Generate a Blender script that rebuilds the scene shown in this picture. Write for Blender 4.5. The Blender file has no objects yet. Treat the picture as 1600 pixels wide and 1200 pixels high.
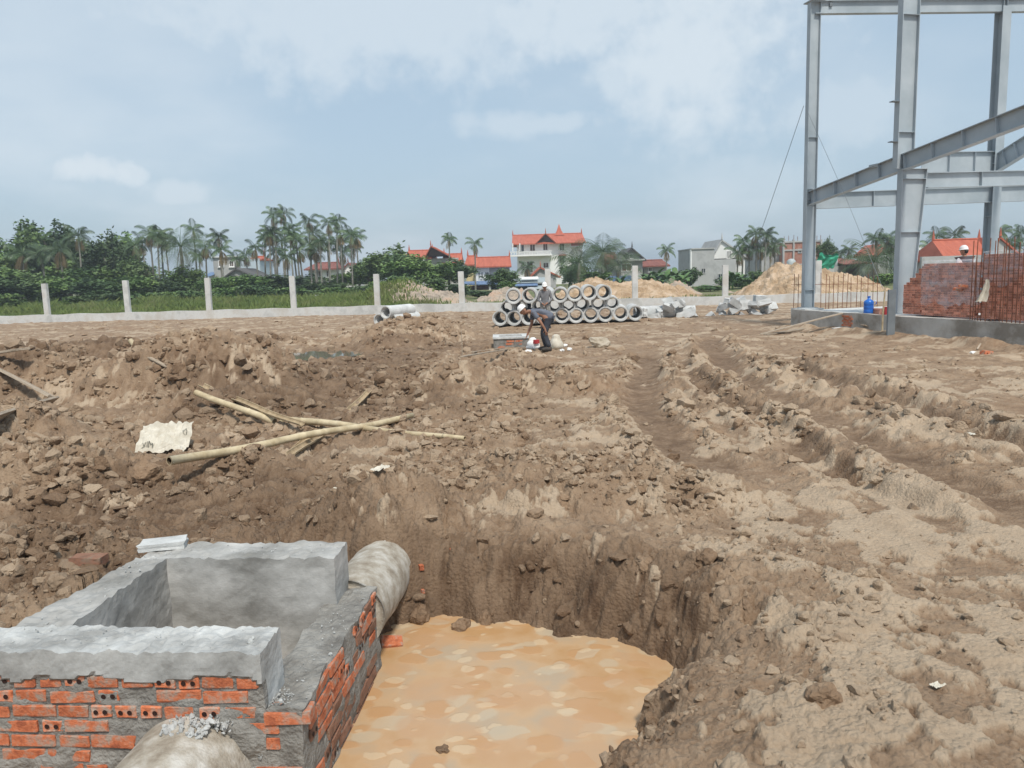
import bpy, bmesh, math, random
import numpy as np
from mathutils import Vector, Matrix, noise as mnoise
R = math.radians
random.seed(7); rng = np.random.default_rng(11)
sc = bpy.context.scene
C = sc.collection

# ------------------------------------------------------------------ camera
F, PITCH, ROLL, CAMH = 1200.0, R(8.06), R(1.8), 2.0
cam_d = bpy.data.cameras.new('camera'); cam = bpy.data.objects.new('camera', cam_d); C.objects.link(cam)
cam_d.sensor_width = 36.0; cam_d.lens = F / 1600 * 36.0; cam_d.clip_start = 0.05; cam_d.clip_end = 5000
cam.matrix_world = (Matrix.Translation((0, 0, CAMH)) @ Matrix.Rotation(R(90) - PITCH, 4, 'X') @ Matrix.Rotation(-ROLL, 4, 'Z'))
sc.camera = cam

# ------------------------------------------------------------------ light
SUN_EL, SUN_AZ = R(57), R(163)          # azimuth clockwise from +Y
sd = Vector((math.sin(SUN_AZ) * math.cos(SUN_EL), math.cos(SUN_AZ) * math.cos(SUN_EL), math.sin(SUN_EL)))
sun_d = bpy.data.lights.new('sun', 'SUN'); sun = bpy.data.objects.new('sun', sun_d); C.objects.link(sun)
sun_d.energy = 2.1; sun_d.angle = R(7); sun_d.color = (1.0, 0.95, 0.87)
sun.rotation_euler = sd.to_track_quat('Z', 'Y').to_euler(); sun.location = (40, -60, 90)
sc.view_settings.view_transform = 'Standard'; sc.view_settings.look = 'None'
sc.view_settings.exposure = 0.72; sc.view_settings.gamma = 1.0

w = bpy.data.worlds.new('World'); sc.world = w; w.use_nodes = True
def build_world():
    nt = w.node_tree; N = nt.nodes; L = nt.links; N.clear()
    def nd(t, **k):
        n = N.new(t)
        for a, b in k.items(): setattr(n, a, b)
        return n
    def vm(op, a, b=None):
        n = nd('ShaderNodeVectorMath', operation=op)
        for i, v in enumerate((a, b)):
            if v is None: continue
            if hasattr(v, 'links'): L.new(v, n.inputs[i])
            else: n.inputs[i].default_value = v
        return n.outputs['Value'] if op in ('LENGTH', 'DOT_PRODUCT') else n.outputs[0]
    def m(op, a, b=None, clamp=False):
        n = nd('ShaderNodeMath', operation=op, use_clamp=clamp)
        for i, v in enumerate((a, b)):
            if v is None: continue
            if hasattr(v, 'links'): L.new(v, n.inputs[i])
            else: n.inputs[i].default_value = v
        return n.outputs[0]
    def sm(v, lo, hi):
        n = nd('ShaderNodeMapRange', interpolation_type='SMOOTHSTEP'); L.new(v, n.inputs[0])
        n.inputs[1].default_value = lo; n.inputs[2].default_value = hi
        return n.outputs[0]
    sky = nd('ShaderNodeTexSky', sky_type='NISHITA', sun_disc=False, sun_elevation=SUN_EL, sun_rotation=SUN_AZ,
             altitude=10, air_density=1.0, dust_density=3.0, ozone_density=1.6)
    tc = nd('ShaderNodeTexCoord'); d = tc.outputs['Generated']
    sx = nd('ShaderNodeSeparateXYZ'); L.new(d, sx.inputs[0])
    # an even hazy veil over the clear sky
    veil = nd('ShaderNodeMix', data_type='RGBA'); veil.inputs[0].default_value = 0.72
    L.new(sky.outputs[0], veil.inputs[6]); veil.inputs[7].default_value = (3.0, 3.85, 4.55, 1)
    # stretched layer cloud
    zz = m('ADD', m('ABSOLUTE', sx.outputs[2]), 0.22)
    cmb = nd('ShaderNodeCombineXYZ'); L.new(m('DIVIDE', sx.outputs[0], zz), cmb.inputs[0]); L.new(m('DIVIDE', sx.outputs[1], zz), cmb.inputs[1])
    n1 = nd('ShaderNodeTexNoise'); L.new(vm('ADD', cmb.outputs[0], (3.1, 1.7, 0.4)), n1.inputs['Vector'])
    n1.inputs['Scale'].default_value = 0.85; n1.inputs['Detail'].default_value = 5; n1.inputs['Roughness'].default_value = 0.52
    soft = m('MULTIPLY', sm(n1.outputs[0], 0.42, 0.75), 0.6)
    n2 = nd('ShaderNodeTexNoise'); L.new(d, n2.inputs['Vector'])
    n2.inputs['Scale'].default_value = 34; n2.inputs['Detail'].default_value = 6; n2.inputs['Roughness'].default_value = 0.55
    n3 = nd('ShaderNodeTexNoise'); L.new(d, n3.inputs['Vector'])
    n3.inputs['Scale'].default_value = 9; n3.inputs['Detail'].default_value = 4
    wob = m('ADD', m('MULTIPLY', m('SUBTRACT', n2.outputs[0], 0.5), 1.8), m('MULTIPLY', m('SUBTRACT', n3.outputs[0], 0.5), 1.6))
    mask = soft
    def blob(px, py, rx, rz, amt, edge, wk=1.0):
        nonlocal mask
        b = ray(px, py); l = math.sqrt(sum(c * c for c in b)); b = tuple(c / l for c in b)
        s = vm('MULTIPLY', vm('SUBTRACT', d, b), (1 / rx, 1 / rx, 1 / rz))
        v = m('ADD', vm('LENGTH', s), m('MULTIPLY', wob, wk))
        k = m('MULTIPLY', m('SUBTRACT', 1.0, sm(v, 1.0 - edge, 1.0 + edge)), amt)
        mask = m('MAXIMUM', mask, k)
    blob(140, 264, 0.042, 0.017, 0.85, 0.5, 1.0); blob(195, 268, 0.024, 0.013, 0.75, 0.5, 1.0); blob(280, 300, 0.032, 0.014, 0.6, 0.55, 0.9)
    blob(1090, 75, 0.11, 0.09, 0.8, 0.7); blob(962, 130, 0.022, 0.028, 0.6, 0.6)
    blob(600, 10, 0.30, 0.07, 0.62, 0.6); blob(840, 195, 0.10, 0.016, 0.45, 0.55); blob(1300, 175, 0.07, 0.035, 0.42, 0.5)
    blob(1150, 285, 0.10, 0.03, 0.3, 0.6); blob(30, 110, 0.09, 0.03, 0.32, 0.6); blob(900, 20, 0.13, 0.05, 0.7, 0.5)
    mix = nd('ShaderNodeMix', data_type='RGBA'); L.new(mask, mix.inputs[0]); L.new(veil.outputs[2], mix.inputs[6]); mix.inputs[7].default_value = (4.5, 5.0, 5.4, 1)
    bg = nd('ShaderNodeBackground'); bg.inputs[1].default_value = 0.1; L.new(mix.outputs[2], bg.inputs[0])
    out = nd('ShaderNodeOutputWorld'); L.new(bg.outputs[0], out.inputs[0])
def ray(px, py):
    u = (px - 800) / F; v = -(py - 600) / F; c, s = math.cos(ROLL), math.sin(ROLL)
    x = u * c + v * s; y = -u * s + v * c; cp, sp = math.cos(PITCH), math.sin(PITCH)
    return (x, cp + y * sp, y * cp - sp)
build_world()
def PZ(px, py, z=0.0):            # a point at a known height
    d = ray(px, py); t = (z - CAMH) / d[2]; return Vector((d[0] * t, d[1] * t, z))
def PD(px, py, y):                # a point at a known distance
    d = ray(px, py); t = y / d[1]; return Vector((d[0] * t, y, CAMH + d[2] * t))

# ------------------------------------------------------------------ numpy noise
def _hash(ix, iy, seed):
    n = (ix.astype(np.int64) * 374761393 + iy.astype(np.int64) * 668265263 + seed * 982451653).astype(np.uint64) & np.uint64(0xffffffff)
    n = ((n ^ (n >> np.uint64(13))) * np.uint64(1274126177)) & np.uint64(0xffffffff)
    n = ((n ^ (n >> np.uint64(15))) * np.uint64(2246822519)) & np.uint64(0xffffffff)
    return (n ^ (n >> np.uint64(16))).astype(np.float64) / 4294967296.0
def vnoise(x, y, seed=0):
    ix = np.floor(x); iy = np.floor(y); fx = x - ix; fy = y - iy
    fx = fx * fx * fx * (fx * (fx * 6 - 15) + 10); fy = fy * fy * fy * (fy * (fy * 6 - 15) + 10)
    a = _hash(ix, iy, seed); b = _hash(ix + 1, iy, seed); c = _hash(ix, iy + 1, seed); d = _hash(ix + 1, iy + 1, seed)
    return (a + (b - a) * fx) * (1 - fy) + (c + (d - c) * fx) * fy - 0.5
def fbm(x, y, oct=4, seed=0, gain=0.5):
    s = np.zeros_like(x); a = 1.0
    for i in range(oct):
        s += a * vnoise(x, y, seed + i * 17); a *= gain
        x, y = (x * 1.62 - y * 1.17) + 5.2, (x * 1.17 + y * 1.62) + 1.3
    return s
def worley(x, y, seed=0, tilt=False):
    ix = np.floor(x); iy = np.floor(y)
    f1 = np.full_like(x, 9.0); f2 = np.full_like(x, 9.0); cid = np.zeros_like(x); tl = np.zeros_like(x)
    for i in (-1, 0, 1):
        for j in (-1, 0, 1):
            cx = ix + i; cy = iy + j; hx = _hash(cx, cy, seed); hy = _hash(cx, cy, seed + 91)
            d = np.hypot(cx + hx - x, cy + hy - y); nn = d < f1
            f2 = np.where(nn, f1, np.minimum(f2, d)); cid = np.where(nn, _hash(cx, cy, seed + 173), cid); f1 = np.where(nn, d, f1)
            if tilt: tl = np.where(nn, (cx + hx - x) * (_hash(cx, cy, seed + 7) - 0.5) + (cy + hy - y) * (_hash(cx, cy, seed + 13) - 0.5), tl)
    return (f1, f2, cid, tl) if tilt else (f1, f2, cid)
def sst(a, b, x):
    t = np.clip((x - a) / (b - a), 0, 1); return t * t * (3 - 2 * t)
def dist_poly(x, y, pts):         # distance to an open polyline, with position along it
    best = np.full_like(x, 1e9); pos = np.zeros_like(x); side = np.zeros_like(x); acc = 0.0
    for (ax, ay), (bx, by) in zip(pts[:-1], pts[1:]):
        dx, dy = bx - ax, by - ay; l = math.hypot(dx, dy)
        t = np.clip(((x - ax) * dx + (y - ay) * dy) / (l * l), 0, 1)
        d = np.hypot(x - ax - t * dx, y - ay - t * dy); k = d < best
        best = np.where(k, d, best); pos = np.where(k, acc + t * l, pos); side = np.where(k, np.sign((x - ax) * dy - (y - ay) * dx), side); acc += l
    return best, pos, side
def sdf_poly(x, y, pts):          # signed distance, negative inside
    n = len(pts); d = np.full_like(x, 1e9); ins = np.zeros(x.shape, bool)
    for i in range(n):
        ax, ay = pts[i]; bx, by = pts[(i + 1) % n]; dx, dy = bx - ax, by - ay
        t = np.clip(((x - ax) * dx + (y - ay) * dy) / (dx * dx + dy * dy), 0, 1)
        d = np.minimum(d, np.hypot(x - ax - t * dx, y - ay - t * dy))
        if by != ay:
            ins ^= ((ay > y) != (by > y)) & (x < (bx - ax) * (y - ay) / (by - ay) + ax)
    return np.where(ins, -d, d)

# ------------------------------------------------------------------ terrain
def fence_y(x): return 43.9 - 0.11 * x
WATER_Z = -0.40
PIT = [(-1.2, 4.85), (-0.82, 4.98), (-0.6, 5.1), (-0.05, 4.98), (0.45, 4.8), (0.86, 4.48), (0.92, 4.28), (0.68, 4.02), (0.52, 3.75), (0.38, 3.5), (0.20, 3.15), (0.05, 2.6), (-0.2, 2.2), (-3.4, 2.2), (-3.4, 3.5), (-1.3, 3.7)]
BOX = [(-2.62, 3.25), (-0.96, 3.1), (-0.86, 4.6), (-2.35, 4.72)]
RUTS = [  # points, half width, depth, ridge height
    ([(3.3, 19), (3.05, 16.5), (2.3, 13.6), (1.86, 11.0), (1.85, 8.5), (2.1, 6.5)], 0.25, 0.035, 0.02),
    ([(3.7, 17.5), (3.33, 15.2), (3.19, 10.8), (3.29, 8.65), (3.15, 7.0), (3.2, 5.9), (3.1, 5.2)], 0.21, 0.11, 0.06),
    ([(6.2, 23), (5.26, 20.2), (4.14, 14.0), (3.92, 10.7), (4.05, 9.6), (3.95, 7.6), (4.1, 5)], 0.27, 0.04, 0.02),
    ([(5.9, 17), (5.44, 12.9), (5.53, 10.9), (5.45, 9.46), (5.45, 8.0), (5.7, 6)], 0.26, 0.10, 0.06)]
MOUNDS = [  # x, y, rx, ry, h, rot
    (-5.6, 13.8, 2.3, 1.5, 1.05, 0.1), (-8.8, 14.2, 2.0, 1.4, 0.78, 0.0), (-4.2, 11.6, 1.6, 1.0, 0.30, 0.3), (-3.2, 25.2, 2.6, 2.0, 0.62, 0.0), (-3.4, 22.6, 1.4, 1.0, 0.3, 0.3),
    (-0.9, 13.6, 2.4, 1.1, 0.26, 0.2), (1.0, 13.2, 0.9, 0.8, 0.22, 0), (-7.3, 10.2, 1.8, 1.1, 0.40, -0.2), (-10.5, 15.5, 2.2, 1.5, 0.7, 0),
    (-10.6, 19.5, 2.4, 1.2, 0.62, 0), (-4.9, 7.6, 1.3, 0.8, 0.30, 0.2), (-3.0, 8.0, 1.2, 0.6, 0.14, 0), (0.5, 6.9, 1.9, 0.9, 0.15, -0.25), (1.75, 4.5, 0.8, 1.0, 0.07, 0.2),
    (-3.5, 5.2, 1.0, 0.8, 0.22, 0), (-1.15, 6.0, 0.8, 0.62, 0.26, 0), (1.5, 2.9, 0.8, 0.6, 0.05, 0.4), (-9.0, 24.5, 3.0, 1.5, 0.3, 0), (3.0, 24.5, 1.5, 0.8, 0.12, 0)]
HOLES = [(-8.3, 11.6, 1.2, 0.7, 0.42), (-5.0, 5.6, 1.0, 0.7, 0.22), (-5.3, 20.5, 1.7, 1.5, 0.36), (-3.9, 6.4, 0.6, 0.5, 0.2)]
def terrain(x, y, full=False):
    x = np.asarray(x, float); y = np.asarray(y, float)
    wx = x + 0.25 * fbm(x * 0.9, y * 0.9, 3, 301); wy = y + 0.25 * fbm(x * 0.9, y * 0.9, 3, 401)
    h = 0.06 * fbm(x * 0.35, y * 0.35, 3, 5) + 0.03 * fbm(x * 1.3, y * 1.3, 3, 8)
    rough = np.full_like(x, 0.30)
    left = sst(1.4, -1.2, x - 0.06 * (y - 6)) * sst(30, 18, y)
    rough = rough + 0.42 * left
    for mx, my, rx, ry, mh, rot in MOUNDS:
        c, s = math.cos(rot), math.sin(rot); dx, dy = wx - mx, wy - my
        q = np.sqrt(((dx * c + dy * s) / rx) ** 2 + ((dy * c - dx * s) / ry) ** 2)
        k = sst(1.15, 0.1, q); h = h + mh * k; rough = np.maximum(rough, 0.25 + 0.75 * sst(1.3, 0.7, q) * min(1, mh / 0.2))
    for mx, my, rx, ry, mh in HOLES:
        q = np.hypot((wx - mx) / rx, (wy - my) / ry); h = h - mh * sst(1.1, 0.4, q)
    smooth = np.zeros_like(x); wet = np.zeros_like(x)
    for pts, hw, dep, rid in RUTS:
        d, pos, side = dist_poly(wx * 0.6 + x * 0.4, wy * 0.6 + y * 0.4, pts)
        L = sum(math.dist(a, b) for a, b in zip(pts[:-1], pts[1:]))
        d = np.abs(d + 0.16 * hw * 2 * fbm(x * 4.5, y * 4.5, 4, 811, 0.6)); fade = sst(0, 1.5, pos) * sst(L, L - 1.5, pos)
        jit = 1 + 0.9 * fbm(x * 0.8 + 9, y * 0.8, 2, int(dep * 900))
        hole = dep * sst(hw * 1.25, hw * 0.55, d) * fade * np.clip(jit, 0.35, 1.5)
        ridge = rid * np.exp(-((d - hw * 1.9) / (hw * 1.0)) ** 2) * fade * np.clip(jit, 0.3, 1.6)
        h = h - hole + ridge
        if dep < 0.1: smooth = np.maximum(smooth, sst(hw * 1.3, hw * 0.6, d) * fade)
        rough = np.maximum(rough, 0.85 * np.exp(-((d - hw * 2.0) / (hw * 0.9)) ** 2) * fade)
        wet = np.maximum(wet, sst(hw * 1.5, hw * 0.6, d) * fade * (0.7 if dep > 0.1 else 0.5))
    pads = sst(8.0, 9.5, y) * 0
    right = sst(1.0, 2.2, x - 0.12 * (y - 4)) * sst(12.0, 7.5, y)
    rough = rough * (1 - 0.5 * right)
    far = sst(17, 26, y) * sst(-2, 2, x); rough = np.maximum(rough * (1 - 0.45 * far), 0.20)
    # cut pit, box and trenches
    sp = sdf_poly(x + 0.13 * fbm(x * 3.1, y * 3.1, 5, 77, 0.6), y + 0.13 * fbm(x * 3.1, y * 3.1, 5, 78, 0.6), PIT)
    back = sst(4.2, 4.9, y) * sst(0.9, 0.4, x)
    slope = 0.55 + 0.25 * sst(0.2, 0.9, x) * sst(4.4, 3.9, y)
    wq = np.clip((sp + 0.05) / (slope + 0.30 * back + 0.05), 0, 1); wall = -0.52 + 0.55 * (0.72 * sst(0, 0.55, wq) + 0.28 * wq)
    near = sst(1.3, 0.35, sp)
    nearh = h + 0.03
    hp = np.where(sp < slope + 0.30 * back, np.minimum(nearh, wall + (h) * sst(0.0, slope, sp)), h + 0.03 * near)
    h = np.where(sp < 1.4, hp, h)
    cut = sst(0.30, 0.02, sp) * sst(0.75, 0.95, x) * sst(4.0, 4.35, y) * sst(5.1, 4.8, y)
    wet = np.maximum(wet, sst(0.72, 0.25, sp) * sst(3.9, 4.6, y) * sst(1.35, 1.0, x)); wet = np.maximum(wet, 0.55 * sst(0.4, 0.1, sp))
    dark_l = sst(0.02, 0.35, fbm(x * 0.33 + 4, y * 0.33, 3, 55) + 0.16 * left); wet = np.maximum(wet, np.clip(dark_l * 1.2 + 0.12, 0, 0.85) * left)
    lx = (x - 9.25) * 0.9731 + (y - 25.07) * 0.2303; h = h + 0.16 * np.exp(-((lx + 0.25) / 0.35) ** 2) * sst(17, 20, y + 3) * (1 + fbm(x * 1.5, y * 1.5, 2, 88)) * sst(26, 24.5, y)
    # around the brick chamber the soil is banked up
    sb = sdf_poly(x, y, BOX)
    bank = 0.22 * sst(0.9, 0.1, sb) * sst(3.3, 3.9, y) * sst(-1.35, -1.8, x)
    h = h + bank
    h = np.where(sb < 0.0, np.minimum(h, -0.75), h)
    rough = np.maximum(rough, 0.8 * sst(0.9, 0.5, sp) * sst(3.6, 4.4, y) * sst(-0.02, 0.1, sp))
    rough = np.clip(rough * (1 - 0.85 * smooth), 0.05, 1)
    # lumps
    amp = rough
    lump = np.zeros_like(x)
    crumb = np.zeros_like(x)
    for s, sd_, a in ((0.55, 21, 0.13), (0.27, 22, 0.22), (0.13, 23, 0.26), (0.065, 24, 0.40), (0.033, 25, 0.55)):
        ox = x + 0.30 * s * fbm(x / s * 1.3, y / s * 1.3, 2, sd_ + 5); oy = y + 0.30 * s * fbm(x / s * 1.3 + 7, y / s * 1.3, 2, sd_ + 6)
        f1, f2, cid, tl = worley(ox / s, oy / s, sd_, True)
        fine = 0.22 if s < 0.1 else 0.0
        on = sst(0.42, 0.62, cid * 0.55 + (0.62 + fine) * amp + fine * 0.5 + 0.35 * fbm(x * 0.9, y * 0.9, 3, sd_ + 40))
        e = sst(0.0, 0.30, f2 - f1)
        lump += a * s * on * (0.12 + 0.88 * amp ** 1.3) * e * np.clip(0.45 + 1.0 * cid + 1.1 * tl - 0.35 * f1, 0.05, 2)
        crumb = np.maximum(crumb, on * e * (cid > 0.62) * (0.5 + 0.5 * cid))
    lump += 0.10 * amp * fbm(x * 2.0, y * 2.0, 4, 61)
    lump *= sst(0.6, 1.1, np.hypot((x + 5.3) / 1.7, (y - 20.5) / 1.5))
    under = sst(0.02, 0.2, sp); wet = wet * (1 - 0.35 * crumb)
    h = h + lump * (0.45 + 0.55 * under)
    # pale dried crust standing in thin flakes
    dn = 0.55 * fbm(x * 0.9, y * 1.3, 3, 131) + 0.75 * fbm(x * 3.4, y * 2.3, 5, 141, 0.62) * (1 - 0.3 * sst(8, 16, y))
    dry = sst(0.125, 0.175, dn + 0.10 * right - 0.14 * left - 0.3 * wet - 0.3 * smooth + 0.25 * np.clip(h - 0.05, -0.1, 0.3) * 0.6)
    h = h + 0.022 * dry * sst(14, 9, y); dry = np.clip(dry + 0.28 * crumb * (1 - wet), 0, 1)
    # nothing of the site beyond the boundary wall
    h = h - 0.5 * sst(0.1, 0.8, y - fence_y(x))
    if full: return h, np.clip(rough, 0, 1), dry, np.clip(wet, 0, 1), sp, sb
    return h
def tz(x, y): return float(terrain(np.array([x]), np.array([y]))[0])
def hit(px, py, tmax=60):
    d = ray(px, py); t = np.geomspace(1.5, tmax, 900)
    x, y, z = d[0] * t, d[1] * t, CAMH + d[2] * t
    b = np.nonzero(z < terrain(x, y))[0]; i = b[0] if len(b) else -1
    return Vector((x[i], y[i], z[i]))

# ------------------------------------------------------------------ materials
M = {}
def new_mat(name):
    m = bpy.data.materials.new(name); m.use_nodes = True; nt = m.node_tree
    return m, nt, nt.nodes['Principled BSDF']
def node(nt, t, **k):
    n = nt.nodes.new(t)
    for a, b in k.items(): setattr(n, a, b)
    return n
def ramp(nt, fac, stops):
    r = node(nt, 'ShaderNodeValToRGB'); nt.links.new(fac, r.inputs[0]); e = r.color_ramp.elements
    while len(e) < len(stops): e.new(0.5)
    for el, (p, c) in zip(e, stops): el.position = p; el.color = (*c, 1)
    return r.outputs[0]
def mk(name, c1, c2, scale=4, rough=0.8, bump=0.2, bscale=None, rnd=0.0, c3=None, metallic=0, detail=6, spec=0.4, stretch=None, world=False, lo=0.35, hi=0.65, bdist=0.01, island=False):
    m, nt, p = new_mat(name); L = nt.links
    tc = node(nt, 'ShaderNodeTexCoord'); vec = tc.outputs['Object']
    if world: vec = node(nt, 'ShaderNodeNewGeometry').outputs['Position']
    oi = node(nt, 'ShaderNodeObjectInfo')
    add = node(nt, 'ShaderNodeVectorMath', operation='ADD'); L.new(vec, add.inputs[0])
    sc_ = node(nt, 'ShaderNodeVectorMath', operation='SCALE'); sc_.inputs[0].default_value = (17, 31, 23); L.new(oi.outputs['Random'], sc_.inputs['Scale'])
    L.new(sc_.outputs[0], add.inputs[1]); vec = add.outputs[0]
    if stretch:
        mp = node(nt, 'ShaderNodeMapping'); mp.inputs['Scale'].default_value = stretch; L.new(vec, mp.inputs[0]); vec = mp.outputs[0]
    n = node(nt, 'ShaderNodeTexNoise'); n.inputs['Scale'].default_value = scale; n.inputs['Detail'].default_value = detail; n.inputs['Roughness'].default_value = 0.62; L.new(vec, n.inputs['Vector'])
    st = [(lo, c1), (hi, c2)] if c3 is None else [(lo, c1), ((lo + hi) / 2, c2), (hi, c3)]
    col = ramp(nt, n.outputs[0], st)
    if rnd:
        hsv = node(nt, 'ShaderNodeHueSaturation'); mr = node(nt, 'ShaderNodeMapRange'); L.new(node(nt, 'ShaderNodeNewGeometry').outputs['Random Per Island'] if island else oi.outputs['Random'], mr.inputs[0])
        mr.inputs[3].default_value = 1 - rnd; mr.inputs[4].default_value = 1 + rnd; L.new(mr.outputs[0], hsv.inputs['Value']); L.new(col, hsv.inputs['Color']); col = hsv.outputs[0]
    L.new(col, p.inputs['Base Color']); p.inputs['Roughness'].default_value = rough; p.inputs['Metallic'].default_value = metallic; p.inputs['Specular IOR Level'].default_value = spec
    if bump:
        n2 = node(nt, 'ShaderNodeTexNoise'); n2.inputs['Scale'].default_value = bscale or scale * 5; n2.inputs['Detail'].default_value = 8; L.new(vec, n2.inputs['Vector'])
        b = node(nt, 'ShaderNodeBump'); b.inputs['Strength'].default_value = bump; b.inputs['Distance'].default_value = bdist; L.new(n2.outputs[0], b.inputs['Height']); L.new(b.outputs[0], p.inputs['Normal'])
    M[name] = m; return m
def soil_mat():
    m, nt, p = new_mat('soil'); L = nt.links
    pos = node(nt, 'ShaderNodeNewGeometry').outputs['Position']
    a_dry = node(nt, 'ShaderNodeAttribute', attribute_name='dry').outputs['Fac']; a_wet = node(nt, 'ShaderNodeAttribute', attribute_name='wet').outputs['Fac']
    n1 = node(nt, 'ShaderNodeTexNoise'); n1.inputs['Scale'].default_value = 3.0; n1.inputs['Detail'].default_value = 11; n1.inputs['Roughness'].default_value = 0.74; L.new(pos, n1.inputs['Vector'])
    n2 = node(nt, 'ShaderNodeTexNoise'); n2.inputs['Scale'].default_value = 0.45; n2.inputs['Detail'].default_value = 5; L.new(pos, n2.inputs['Vector'])
    base = ramp(nt, n1.outputs[0], [(0.30, (0.142, 0.089, 0.054)), (0.50, (0.252, 0.168, 0.105)), (0.70, (0.37, 0.264, 0.174))])
    red = node(nt, 'ShaderNodeMix', data_type='RGBA'); L.new(ramp(nt, n2.outputs[0], [(0.52, (0, 0, 0)), (0.70, (0.5, 0.5, 0.5))]), red.inputs[0]); L.new(base, red.inputs[6]); red.inputs[7].default_value = (0.265, 0.165, 0.098, 1)
    mw = node(nt, 'ShaderNodeMix', data_type='RGBA'); L.new(a_wet, mw.inputs[0]); L.new(red.outputs[2], mw.inputs[6])
    L.new(ramp(nt, n1.outputs[0], [(0.3, (0.080, 0.048, 0.029)), (0.7, (0.155, 0.097, 0.058))]), mw.inputs[7])
    md = node(nt, 'ShaderNodeMix', data_type='RGBA'); L.new(a_dry, md.inputs[0]); L.new(mw.outputs[2], md.inputs[6])
    L.new(ramp(nt, n1.outputs[0], [(0.3, (0.355, 0.265, 0.182)), (0.7, (0.485, 0.38, 0.272))]), md.inputs[7])
    L.new(md.outputs[2], p.inputs['Base Color'])
    p.inputs['Roughness'].default_value = 0.92; p.inputs['Specular IOR Level'].default_value = 0.25
    nb = node(nt, 'ShaderNodeTexNoise'); nb.inputs['Scale'].default_value = 38; nb.inputs['Detail'].default_value = 10; nb.inputs['Roughness'].default_value = 0.7; L.new(pos, nb.inputs['Vector'])
    vb = node(nt, 'ShaderNodeTexVoronoi'); vb.inputs['Scale'].default_value = 42; L.new(pos, vb.inputs['Vector'])
    ad = node(nt, 'ShaderNodeMath', operation='MULTIPLY_ADD'); L.new(vb.outputs['Distance'], ad.inputs[0]); ad.inputs[1].default_value = -0.5; L.new(nb.outputs[0], ad.inputs[2])
    b = node(nt, 'ShaderNodeBump'); b.inputs['Strength'].default_value = 0.9; b.inputs['Distance'].default_value = 0.024; L.new(ad.outputs[0], b.inputs['Height']); L.new(b.outputs[0], p.inputs['Normal'])
    M['soil'] = m
soil_mat()
mk('concrete', (0.42, 0.425, 0.41), (0.64, 0.645, 0.63), 6, 0.9, 0.5, 60, 0.06)
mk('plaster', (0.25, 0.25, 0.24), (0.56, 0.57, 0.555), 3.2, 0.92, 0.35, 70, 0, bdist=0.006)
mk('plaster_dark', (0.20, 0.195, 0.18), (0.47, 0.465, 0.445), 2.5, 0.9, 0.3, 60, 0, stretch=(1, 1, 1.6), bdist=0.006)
mk('fence_concrete', (0.43, 0.435, 0.42), (0.58, 0.585, 0.57), 1.1, 0.92, 0.2, 20, 0.05, c3=(0.50, 0.48, 0.44))
mk('mortar', (0.15, 0.14, 0.125), (0.30, 0.29, 0.265), 7, 0.95, 0.8, 50, 0, bdist=0.02)
mk('brick', (0.31, 0.088, 0.042), (0.49, 0.15, 0.066), 16, 0.9, 0.6, 80, 0.30, c3=(0.33, 0.255, 0.205), island=True, lo=0.33, hi=0.63)
mk('stack_brick', (0.54, 0.20, 0.125), (0.66, 0.32, 0.225), 9, 0.9, 0.4, 60, 0.38, island=True)
mk('brick_muddy', (0.15, 0.085, 0.055), (0.25, 0.125, 0.08), 16, 0.95, 0.6, 60, 0.2, c3=(0.22, 0.165, 0.12), lo=0.32, hi=0.7)
mk('hole_shade', (0.02, 0.008, 0.006), (0.03, 0.012, 0.008), 5, 1, 0)  # near-black colour painting the shade inside holes that are not cut
mk('slurry_pipe', (0.21, 0.17, 0.125), (0.36, 0.32, 0.26), 9, 0.95, 0.35, 70, 0, c3=(0.53, 0.505, 0.455), stretch=(1, 1, 1), bdist=0.02, detail=10, lo=0.3, hi=0.68)
mk('pipe_concrete', (0.42, 0.43, 0.42), (0.58, 0.585, 0.575), 3, 0.9, 0.25, 40, 0.10)
mk('steel', (0.31, 0.36, 0.39), (0.41, 0.46, 0.49), 0.9, 0.5, 0.03, 8, 0.03, spec=0.45)
mk('steel_dark', (0.14, 0.16, 0.175), (0.20, 0.225, 0.24), 2, 0.55, 0.05)
mk('rust', (0.16, 0.06, 0.03), (0.26, 0.11, 0.06), 30, 0.9, 0.3, rnd=0.15)
mk('bamboo', (0.36, 0.285, 0.17), (0.57, 0.48, 0.32), 5, 0.6, 0.25, 30, 0.12, stretch=(1, 1, 1))
mk('bamboo_in', (0.30, 0.22, 0.13), (0.45, 0.35, 0.22), 9, 0.85, 0.3)
mk('plank', (0.26, 0.21, 0.155), (0.46, 0.38, 0.29), 3, 0.85, 0.4, 40, 0.15, stretch=(1, 9, 9))
mk('sack', (0.47, 0.425, 0.34), (0.64, 0.60, 0.51), 6, 0.85, 0.4, 50)
mk('ink', (0.14, 0.14, 0.12), (0.26, 0.25, 0.21), 40, 0.9, 0)
mk('leaf_broad', (0.045, 0.09, 0.026), (0.10, 0.17, 0.045), 0.55, 0.55, 0, rnd=0.30, c3=(0.16, 0.23, 0.065), spec=0.35)
mk('leaf_dark', (0.04, 0.078, 0.03), (0.08, 0.135, 0.047), 0.6, 0.55, 0, rnd=0.30, c3=(0.12, 0.175, 0.06), spec=0.35)
mk('leaf_palm', (0.045, 0.085, 0.034), (0.098, 0.152, 0.06), 1.2, 0.5, 0, rnd=0.25, spec=0.45)
mk('leaf_dead', (0.16, 0.12, 0.06), (0.28, 0.21, 0.11), 2, 0.8, 0, rnd=0.2)
mk('leaf_banana', (0.05, 0.11, 0.03), (0.12, 0.20, 0.055), 1.5, 0.45, 0, rnd=0.2)
mk('bark', (0.10, 0.085, 0.065), (0.19, 0.165, 0.13), 6, 0.9, 0.4, 20, 0.15)
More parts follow.
